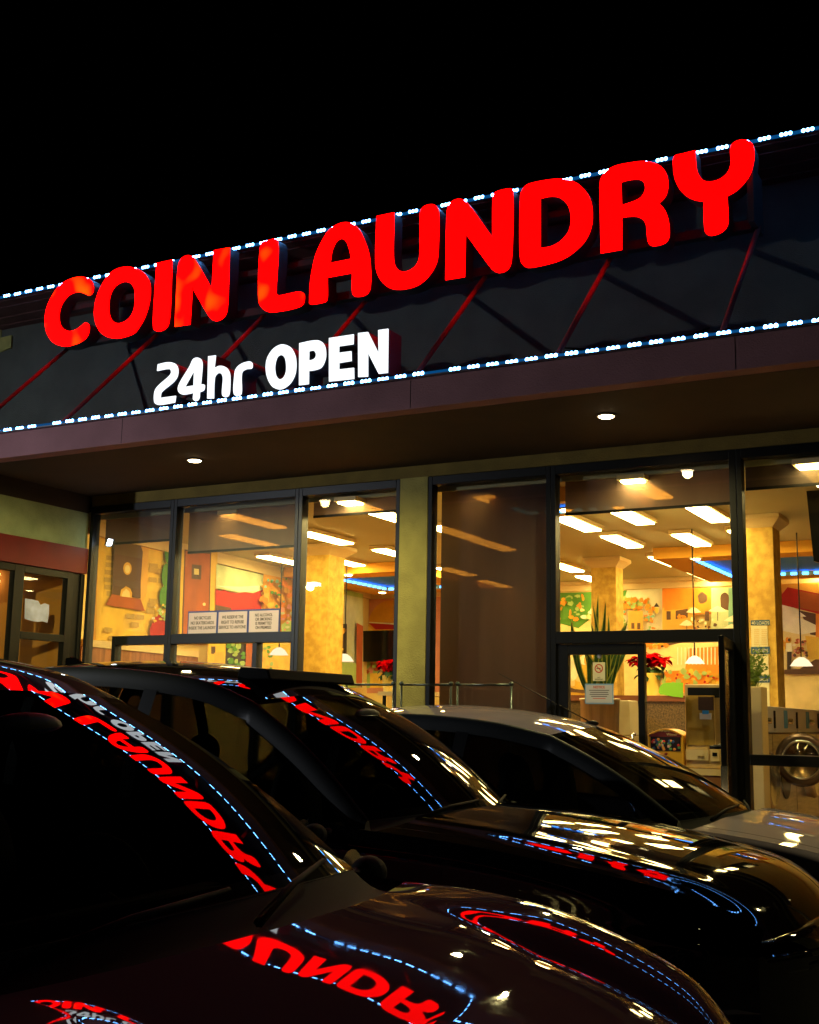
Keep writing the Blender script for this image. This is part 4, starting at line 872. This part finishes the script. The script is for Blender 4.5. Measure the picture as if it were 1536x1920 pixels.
# ------------------------------------------------------------------ cars
def lerp(T, x):
    if x <= T[0][0]: return T[0][1]
    for (a, b), (c, d) in zip(T, T[1:]):
        if x <= c:
            u = (x-a)/(c-a); return b+(d-b)*u
    return T[-1][1]
def sm(T, n=30):
    """smooth a (x, value) table"""
    T = sorted(T); q = cat_rom([(a, b) for a, b in T], closed=False, n=n); return [(float(a), float(b)) for a, b in q]
def build_car(loc, rot, label, p):
    t = thing('parked_car', loc, label, 'car', 'cars parked side by side in front of the shop', rot)
    paint, glass = p['paint'], M_cglass
    L = p['len']; zc = p['zc']; xh, zh, wh = p['xh'], p['zh'], p['wh']; wb = p['wb']; rear = p['rear']
    HZ = sm(p['hood']); RZ = sm(p['roof']); HWd = sm([(0, wb+.11), (L*.5, wb+.10), (L*.85, wb+.02), (L, wb-.08)])
    wmax = sm([(rear-.1, .74), (rear+.35, .86), (rear+1.2, .91), (0, .92), (L*.5, .91), (L*.85, .86), (L, .76)])
    BZ = sm([(rear, zc+.10), (rear+1.5, zc+.05), (-.3, zc+.005), (0, p['hood'][0][1]-.02)])
    BW = sm([(rear, .70), (rear+.6, .80), (-1.5, .85), (-.4, .85), (0, wb+.11)])
    sh = lambda x: (lerp(HWd, x), lerp(HZ, x)-.02) if x >= 0 else (lerp(BW, x), lerp(BZ, x))
    cowl = lambda v: .2*(1-v*v)
    if 'slopes' in p:
        SLA = np.linspace(0, 1, 401); sl = np.interp(SLA, [q[0] for q in p['slopes']], [q[1] for q in p['slopes']])*.84
        SLH = np.concatenate([[0], np.cumsum((sl[1:]+sl[:-1])/2*(SLA[1]-SLA[0]))]); SLH = SLH-float(np.interp(.9, SLA, SLH))+.018
    hs = .10                                                   # hood starts this far ahead of the glass
    def hoodpt(u, v, dz=0.0):
        x0 = hs+cowl(v)*1.0; xs = u*L; x = x0*(1-u)+u*(L+p['bow']*(1-v*v))
        xs = hs*(1-u)+u*L; w_, z_ = sh(xs); cr = (p['crown']+.02)*(1-.35*u)
        z = z_+cr*(1-abs(v)**p.get('cp', 2.0)); a = abs(v)
        if 'slopes' in p:
            f_ = min(1, u*2.2+.05)*min(1, (1-u)*5+.1)
            z = z_+cr*(1-a**2)*(1-f_)+f_*(float(np.interp(a, SLA, SLH)))
        for c0, s0, h0 in p['ribs']: z += h0*math.exp(-((a-c0-(.10*u if c0 > .3 else 0))/s0)**2)*min(1, (1-u)*4+.15)
        z -= .05*max(0, (u-.8)/.2)**2
        return (x, v*w_, z+dz)
    g = .90
    MB().grid(lambda u, v: hoodpt(u, (2*v-1)*g), 60, 96).build('hood', paint, t, smooth=True, local=True)
    for sd in (-1, 1):
        MB().grid(lambda u, v: hoodpt(u, sd*(g+.008+(1-g-.008)*v)), 60, 8).build('fender_top', paint, t, smooth=True, local=True)
    MB().grid(lambda u, v: tuple(np.array(hoodpt(u, 2*v-1))-np.array([.02, 0, .035])), 20, 20).build('engine_bay_liner', M_black, t, local=True)
    # cowl, glass, roof
    gb = p.get('gb', .2); Bp = lambda v: np.array([gb*(1-v*v), v*wb, zc+.03*(1-v*v)]); Tp = lambda v: np.array([xh+gb*.5*(1-v*v), v*wh, zh+p['hc']*(1-v*v)])
    MB().grid(lambda u, v: tuple(Bp(2*v-1)*(1-u)+np.array(hoodpt(0, 2*v-1, -.012))*u-np.array([0, 0, .03*math.sin(u*3.1416)+.004])), 6, 30).build('cowl', M_tyre, t, smooth=True, local=True)
    def ws(u, v):
        q = Bp(v)*(1-u)+Tp(v)*u; b = .035*math.sin(math.pi*u)
        return tuple(q+np.array([b*.6, 0, b*.8]))
    MB().grid(lambda u, v: ws(u, 2*v-1), 24, 40).build('windshield', glass, t, smooth=True, local=True)
    # black frit band round the glass
    for u0_, u1_ in ((0, .05), (.96, 1.0)):
        MB().grid(lambda u, v: tuple(np.array(ws(u0_+(u1_-u0_)*u, 2*v-1))-np.array([.004, 0, .004])), 3, 40).build('glass_border', M_black, t, local=True)
    rw = sm([(xh, wh), (xh-.6, wh+.03), (rear+.9, wh+.01), (rear+.3, wh-.06)])
    xr = p['xr']
    def roof(u, v):
        x = (xh+gb*.5*(1-v*v))*(1-u)+xr*u; xs = xh*(1-u)+xr*u
        return (x, v*lerp(rw, xs), lerp(RZ, xs)+(p['hc']+.02*math.sin(u*math.pi))*(1-v*v))
    MB().grid(lambda u, v: roof(u, 2*v-1), 50, 40).build('roof', p.get('roofpaint', paint), t, smooth=True, local=True)
    # pillar and rail, painted, one per side
    def edge(s):                                                # s 0..1 base -> header, 1..2 header -> rear roof, 2..3 down the rear
        if s <= 1: q = ws(s, 1.0); return np.array(q)
        if s <= 2: return np.array(roof(s-1, 1.0))
        a = np.array(roof(1, 1.0)); b = np.array([rear, .68, zc+.1]); return a+(b-a)*(s-2)
    for sd in (-1, 1):
        def rail(u, v, sd=sd):
            q = edge(u*3); k = v*math.pi/2; ww = p['pw']*(1.0 if u*3 > .1 else .4+6*u*3)
            return (q[0]-(.25*ww*math.sin(k) if u*3 < 1 else 0), sd*(q[1]+ww*.45*math.sin(k)), q[2]-ww*(1-math.cos(k)))
        MB().grid(rail, 90, 8).build('pillar_rail', p['trim'], t, smooth=True, local=True)
        # side glass between rail and belt
        def sg_(u, v, sd=sd):
            x = -.06*(1-u)+(rear+.35)*u
            best = ws(max(0, min(1, (x)/(xh))), 1.0) if x > xh else roof(max(0, min(1, (x-xh)/(xr-xh))), 1.0)
            zt_ = best[2]-p['pw']*.9; yt_ = best[1]+p['pw']*.40; zb_ = lerp(BZ, x)-.01; yb_ = lerp(BW, x)-.01
            if x < xr: zt_ = best[2]-(xr-x)/(xr-rear)*(best[2]-zc-.1)-p['pw']*.9
            zt_ = max(zt_, zb_+.002); q = v
            return (x, sd*(yb_+(yt_-yb_)*q+.02*math.sin(q*math.pi)), zb_+(zt_-zb_)*q)
        MB().grid(sg_, 40, 10).build('side_window', glass, t, smooth=True, local=True)
        for xb_ in p['posts']:
            u0 = (xb_+.06)/(rear+.35+.06)
            MB().grid(lambda u, v: tuple(np.array(sg_(u0+(u-.5)*.032, v))+np.array([0, sd*.006, 0])), 2, 8).build('window_pillar', M_black, t, smooth=True, local=True)
        # side body
        WC = [(L-.62, .33), (rear+.82, .33)]
        def side(u, v, sd=sd):
            x = rear+(L-rear)*u; w_, z_ = sh(x); wm = lerp(wmax, x)
            P = [(w_, z_), (w_+(wm-w_)*.62, z_-.045), (wm-.01, z_-.15), (wm, .66), (wm-.015, .45), (wm-.06, .24)]
            q = v*5; k = min(4, int(q)); f_ = q-k; p0 = P[max(0, k-1)]; p1 = P[k]; p2 = P[k+1]; p3 = P[min(5, k+2)]
            h = lambda a, b, c, d: .5*((2*b)+(c-a)*f_+(2*a-5*b+4*c-d)*f_*f_+(3*b-a-3*c+d)*f_**3)
            return (x, sd*h(p0[0], p1[0], p2[0], p3[0]), h(p0[1], p1[1], p2[1], p3[1]))
        def keep(u, v):
            q = side(u, v); return all((q[0]-a)**2+(q[2]-b)**2 > .365**2 for a, b in WC)
        MB().grid(side, 120, 30, keep).build('body_side', paint, t, smooth=True, local=True)
        for a, b in WC:
            mb = MB(); mb.grid(lambda u, v: (a+(.355+.035*math.sin(v*math.pi))*math.cos(u*math.pi*1.1-.15), sd*(lerp(wmax, a)-.02+.03*v), b+(.355+.035*math.sin(v*math.pi))*math.sin(u*math.pi*1.1-.15)), 30, 4)
            mb.build('wheel_arch', M_black, t, smooth=True, local=True)
            wy = sd*(lerp(wmax, a)-.12)
            wh_ = MB().lathe([(.19, -.1), (.31, -.1), (.335, -.07), (.335, .07), (.31, .1), (.20, .1), (.19, .06)], (a, wy, b), axis=1, n=36).build('wheel', M_tyre, t, smooth=True, local=True)
            mb = MB(); mb.lathe([(.205, -.06), (.205, .085), (.19, .09), (.185, .04), (.03, .05)] if sd > 0 else [(.205, .06), (.205, -.085), (.19, -.09), (.185, -.04), (.03, -.05)], (a, wy, b), axis=1, n=30)
            for k in range(5):
                an = k*2*math.pi/5; mb.tube([(a, wy+sd*.07, b), (a+.19*math.cos(an), wy+sd*.08, b+.19*math.sin(an))], [.03, .02], 6)
            mb.build('rim', M_steel if p['wheel'] == 'bright' else M_case, wh_, smooth=True, local=True)
        mb = MB(); mb.blob((-.12, sd*(lerp(wmax, -.3)+.07), zc-.055), (.05, .07, .05), 12, 16); mb.tube([(-.12, sd*(lerp(BW, -.3)-.02), zc-.06), (-.12, sd*(lerp(wmax, -.3)+.03), zc-.05)], [.03, .02], 8)
        mr = mb.build('side_mirror', p['mirror'], t, smooth=True, local=True)
        MB().lathe([(.0, -.002), (.055, -.0)], (-.178, sd*(lerp(wmax, -.3)+.07), zc-.045), axis=0, n=16).build('mirror_glass', M_steel, mr, local=True)
        # door seams
        for xd in p['seams']:
            mb = MB(); u0 = (xd-rear)/(L-rear); mb.grid(lambda u, v: tuple(np.array(side(u0+u*.0014, v*.95))+np.array([0, sd*.0015, 0])), 1, 24); mb.build('door_seam', M_black, t, local=True)
    # front face, from the hood lip to the chin
    sec = [side(1.0, k/30) for k in range(31)]
    def face(u, v):
        k = min(30, int(round(u*30))); s = sec[k]; a = 2*v-1
        bow = p['bow']+.13*min(1, u*3)*(1-.3*u); z = s[2]
        top = hoodpt(1, a)
        if u < .2: z = top[2]*(1-u/.2)+s[2]*(u/.2)
        return (L+bow*(1-a*a)-(0 if u else 0), a*abs(s[1]), z)
    MB().grid(face, 30, 48).build('front_bumper', paint, t, smooth=True, local=True)
    def fo(u, v, d=.006): q = face(u, v); return (q[0]+d, q[1]*1.004, q[2]+.0)
    MB().grid(lambda u, v: fo(.22+.36*(round(u*12)/12), .28+.44*v), 12, 20).build('grille', M_black, t, smooth=True, local=True)
    for k in range(4): MB().tube([fo(.27+k*.08, .3+.4*j/12, .014) for j in range(13)], .006, 6).build('grille_bar', M_steel, t, smooth=True, local=True)
    for v0, v1 in ((.015, .24), (.76, .985)):
        hl = MB().grid(lambda u, v: fo(.10+.2*(round(u*6)/6), v0+(v1-v0)*v, .010), 6, 14).build('headlight', p['lens'], t, smooth=True, local=True)
    # tail
    def tail(u, v):
        a = 2*v-1; s = side(0.0, u); return (rear-.10*(1-a*a)*(1 if u > .0 else 1), a*abs(s[1]), s[2])
    MB().grid(tail, 20, 20).build('rear_bumper', paint, t, smooth=True, local=True)
    MB().grid(lambda u, v: tuple(np.array(roof(1, 2*v-1))*(1-u)+np.array([rear-.08, (2*v-1)*.68, zc+.1])*u), 8, 16).build('rear_window', glass, t, smooth=True, local=True)
    # cabin
    MB().box(rear+.1, L-.1, -.8, .8, .2, .26).build('floor_pan', M_black, t, local=True)
    mb = MB(); mb.grid(lambda u, v: (-.02-.42*u+cowl(2*v-1)*.8, (2*v-1)*(wb-.03), zc-.03-.03*u*u-.02*math.cos(v*12)), 8, 20); mb.box(-.45, -.40, -.66, .66, .6, zc-.06); mb.build('dashboard', M_int, t, smooth=True, local=True)
    mb = MB(); c = np.array([-.55, -.36, zc-.08]) if p.get('rhd') else np.array([-.55, .36, zc-.08]); r_ = .18; mb.tube([c+np.array([-.10*math.sin(k/20*6.2832)*.6, r_*math.cos(k/20*6.2832), r_*math.sin(k/20*6.2832)*.9]) for k in range(21)], .014, 8); mb.tube([c, c+np.array([.2, 0, -.1])], .03, 8); mb.build('steering_wheel', M_int, t, smooth=True, local=True)
    for sx, sy in ((-1.05, .38), (-1.05, -.38), (-2.0, .36), (-2.0, -.36)):
        mb = MB(); mb.blob((sx+.1, sy, .62), (.3, .25, .12)); mb.blob((sx-.14, sy, .92), (.10, .24, .36)); s_ = mb.build('seat', M_int, t, smooth=True, local=True)
        MB().blob((sx-.2, sy, zc+.26), (.05, .13, .09)).build('headrest', M_int, s_, smooth=True, local=True)
    MB().blob((xh+.28, 0, zh-.06), (.02, .12, .035)).build('interior_mirror', M_black, t, smooth=True, local=True)
    for y0_, y1_ in ((-.55, .0), (.0, .46)):
        a = np.array([cowl(y0_/wb)+.05, y0_, zc+.0]); b = np.array([cowl(y1_/wb)-.03, y1_, zc+.06]); MB().tube([a, (a+b)/2+np.array([.0, 0, .012]), b], [.012, .008, .006], 6).build('wiper', M_tyre, t, smooth=True, local=True)
    return t, roof
def carpaint(name, col, cr):
    m = pmat(name, col, rough=.7, coat=1.0, coatr=cr, spec=0.0)
    t = m.node_tree; b = t.nodes['Principled BSDF']; tc = t.nodes.new('ShaderNodeTexCoord'); n = t.nodes.new('ShaderNodeTexNoise')
    n.inputs['Scale'].default_value = 5; n.inputs['Detail'].default_value = 9; n.inputs['Roughness'].default_value = .7
    t.links.new(tc.outputs['Object'], n.inputs['Vector']); r = t.nodes.new('ShaderNodeMapRange'); t.links.new(n.outputs['Fac'], r.inputs[0])
    r.inputs[1].default_value = .5; r.inputs[2].default_value = .8; r.inputs[3].default_value = cr; r.inputs[4].default_value = cr+.10
    t.links.new(r.outputs[0], b.inputs['Coat Roughness']); return m
lens = glassmat('headlight_lens', (.75, .75, .75), ior=1.6)
P_dark = carpaint('plum_black_paint', (.15, .085, .12), .012)
P_blk = carpaint('black_paint', (.0025, .0025, .003), .012)
P_sil = carpaint('silver_paint', (.36, .31, .37), .02)
P_rail = pmat('grey_rail', (.022, .025, .026), rough=.5, spec=.2)
c1 = dict(len=1.12, zc=1.075, xh=-.76, zh=1.525, wh=.60, wb=.73, hc=.03, rear=-3.2, xr=-2.9, pw=.09, crown=.018, bow=.14, gb=.14, ribs=[], slopes=[(0, 0), (.3, .0), (.52, .012), (.60, -.01), (.62, .12), (.65, .34), (.71, .36), (.77, .22), (.90, .08), (.95, .0), (1.0, -.30)],
          hood=[(0, 1.058), (.35, 1.041), (.65, .99), (.87, .925), (1.0, .865), (1.12, .79)], roof=[(-.76, 1.525), (-1.0, 1.60), (-1.35, 1.65), (-2.0, 1.67), (-2.9, 1.62)],
          paint=P_dark, trim=P_dark, mirror=M_tyre, posts=(-1.35, -2.3), seams=(-.25, -1.35, -2.3), wheel='dark', lens=lens)
c2 = dict(len=1.70, zc=1.055, xh=-.76, zh=1.575, wh=.62, wb=.74, hc=.04, rear=-3.1, xr=-2.7, pw=.10, crown=.065, bow=.10, ribs=[(.72, .09, .010)],
          hood=[(0, 1.045), (.5, 1.015), (1.0, .955), (1.4, .885), (1.6, .82), (1.7, .76)], roof=[(-.76, 1.575), (-1.0, 1.66), (-1.4, 1.72), (-2.0, 1.745), (-2.7, 1.71)],
          paint=P_blk, trim=P_rail, mirror=M_tyre, posts=(-1.35, -2.2), seams=(-.25, -1.35, -2.2), wheel='bright', lens=lens)
c3 = dict(len=1.20, zc=.94, xh=-.86, zh=1.415, wh=.60, wb=.74, hc=.05, rear=-3.2, xr=-2.6, pw=.10, crown=.06, bow=.14, ribs=[(.65, .1, .008)],
          hood=[(0, .93), (.4, .895), (.8, .83), (1.05, .75), (1.2, .68)], roof=[(-.86, 1.415), (-1.25, 1.49), (-1.9, 1.535), (-2.6, 1.50)],
          paint=P_sil, trim=P_rail, mirror=M_tyre, posts=(-1.45, -2.4), seams=(-.25, -1.45, -2.4), wheel='bright', lens=lens)
T1, roof1 = build_car((-1.78, 2.22, 0), R(-3), 'plum black car nearest the camera with red letters mirrored in its windshield', c1)
T1.rotation_euler = (R(1.8), 0, R(-2.5))
T2, roof2 = build_car((-2.76, 5.50, 0), R(-1.5), 'glossy black car in the middle of the row with its sunroof tilted up', c2)
T3, roof3 = build_car((-2.08, 7.90, 0), 0, 'silver grey hatchback closest to the shop door', c3)
q = np.array(roof2(.10, 0)); MB().prism([(q[0]-.16, -.42, q[2]-.01), (q[0]+.06, -.42, q[2]-.01), (q[0]+.04, -.42, q[2]+.045), (q[0]-.14, -.42, q[2]+.055)], (0, .80, 0)).build('sunroof_deflector', M_tyre, T2, local=True, bevel=.008)
for Tt, rf, u, sgn in ((T2, roof2, .93, 1),):
    q = np.array(rf(u, 0)); MB().prism([(q[0]-.10, -.025, q[2]-.01), (q[0]+.14, -.025, q[2]-.01), (q[0]-.06, -.025, q[2]+.075), (q[0]-.10, -.025, q[2]+.07)], (0, .05, 0)).build('roof_fin', P_blk, Tt, local=True, bevel=.01)
q = np.array(roof3(.04, .25)); a_ = MB(); a_.blob(tuple(q+np.array([-.02, 0, .012])), (.05, .02, .02)); a_.tube([q+np.array([-.03, 0, .02]), q+np.array([-.75, .05, .36])], [.005, .003], 6); a_.build('antenna', M_black, T3, smooth=True, local=True)

# ------------------------------------------------------------------ car park lamp and added spot (out of frame, they light the front)
def street_or_added_lamp(x, y, z, col, energy, label, aim, size=.06, beam_block=None, cone=150):
    t = thing('street_or_added_lamp', (x, y, 0), label, 'street lamp', 'car park lamp and added spot')
    MB().tube([(x, y, 0), (x, y, z+.1)], [.09, .06], 12).build('pole', M_black, t, smooth=True)
    y += .45; MB().tube([(x, y-.45, z+.13), (x, y-.1, z+.13)], .03, 8).build('arm', M_black, t)
    MB().box(x-.22, x+.22, y-.14, y+.14, z+.08, z+.18).build('lamp_head', M_black, t)
    MB().box(x-.17, x+.17, y-.1, y+.1, z+.02, z+.078).build('lens', emat('lens_'+label[:4], col, 22.0), t)
    if beam_block: MB().box(x-1.2, x+1.2, y+.75, y+.77, z-beam_block, z+.3).build('beam_block', M_black, t)  # unseen plate added to keep the beam off canopy and parapet
    lamp('lamp_light', 'SPOT', (x, y, z), col, energy, t, size, aim, R(cone))
street_or_added_lamp(-12.0, 2.29, 3.81, (.88, .93, 1.0), 900, 'cold white car park lamp left of the shop', (-7, 9.5, 4.0))
street_or_added_lamp(7.0, -12.45, 6.4, (1.0, .90, .40), 15000, 'yellow narrow beam car park lamp far behind the camera', (-8.2, 10, 3.1), size=.012, beam_block=.098, cone=13.5)  # added lamp, beam narrowed to brighten only the pillar and green wall
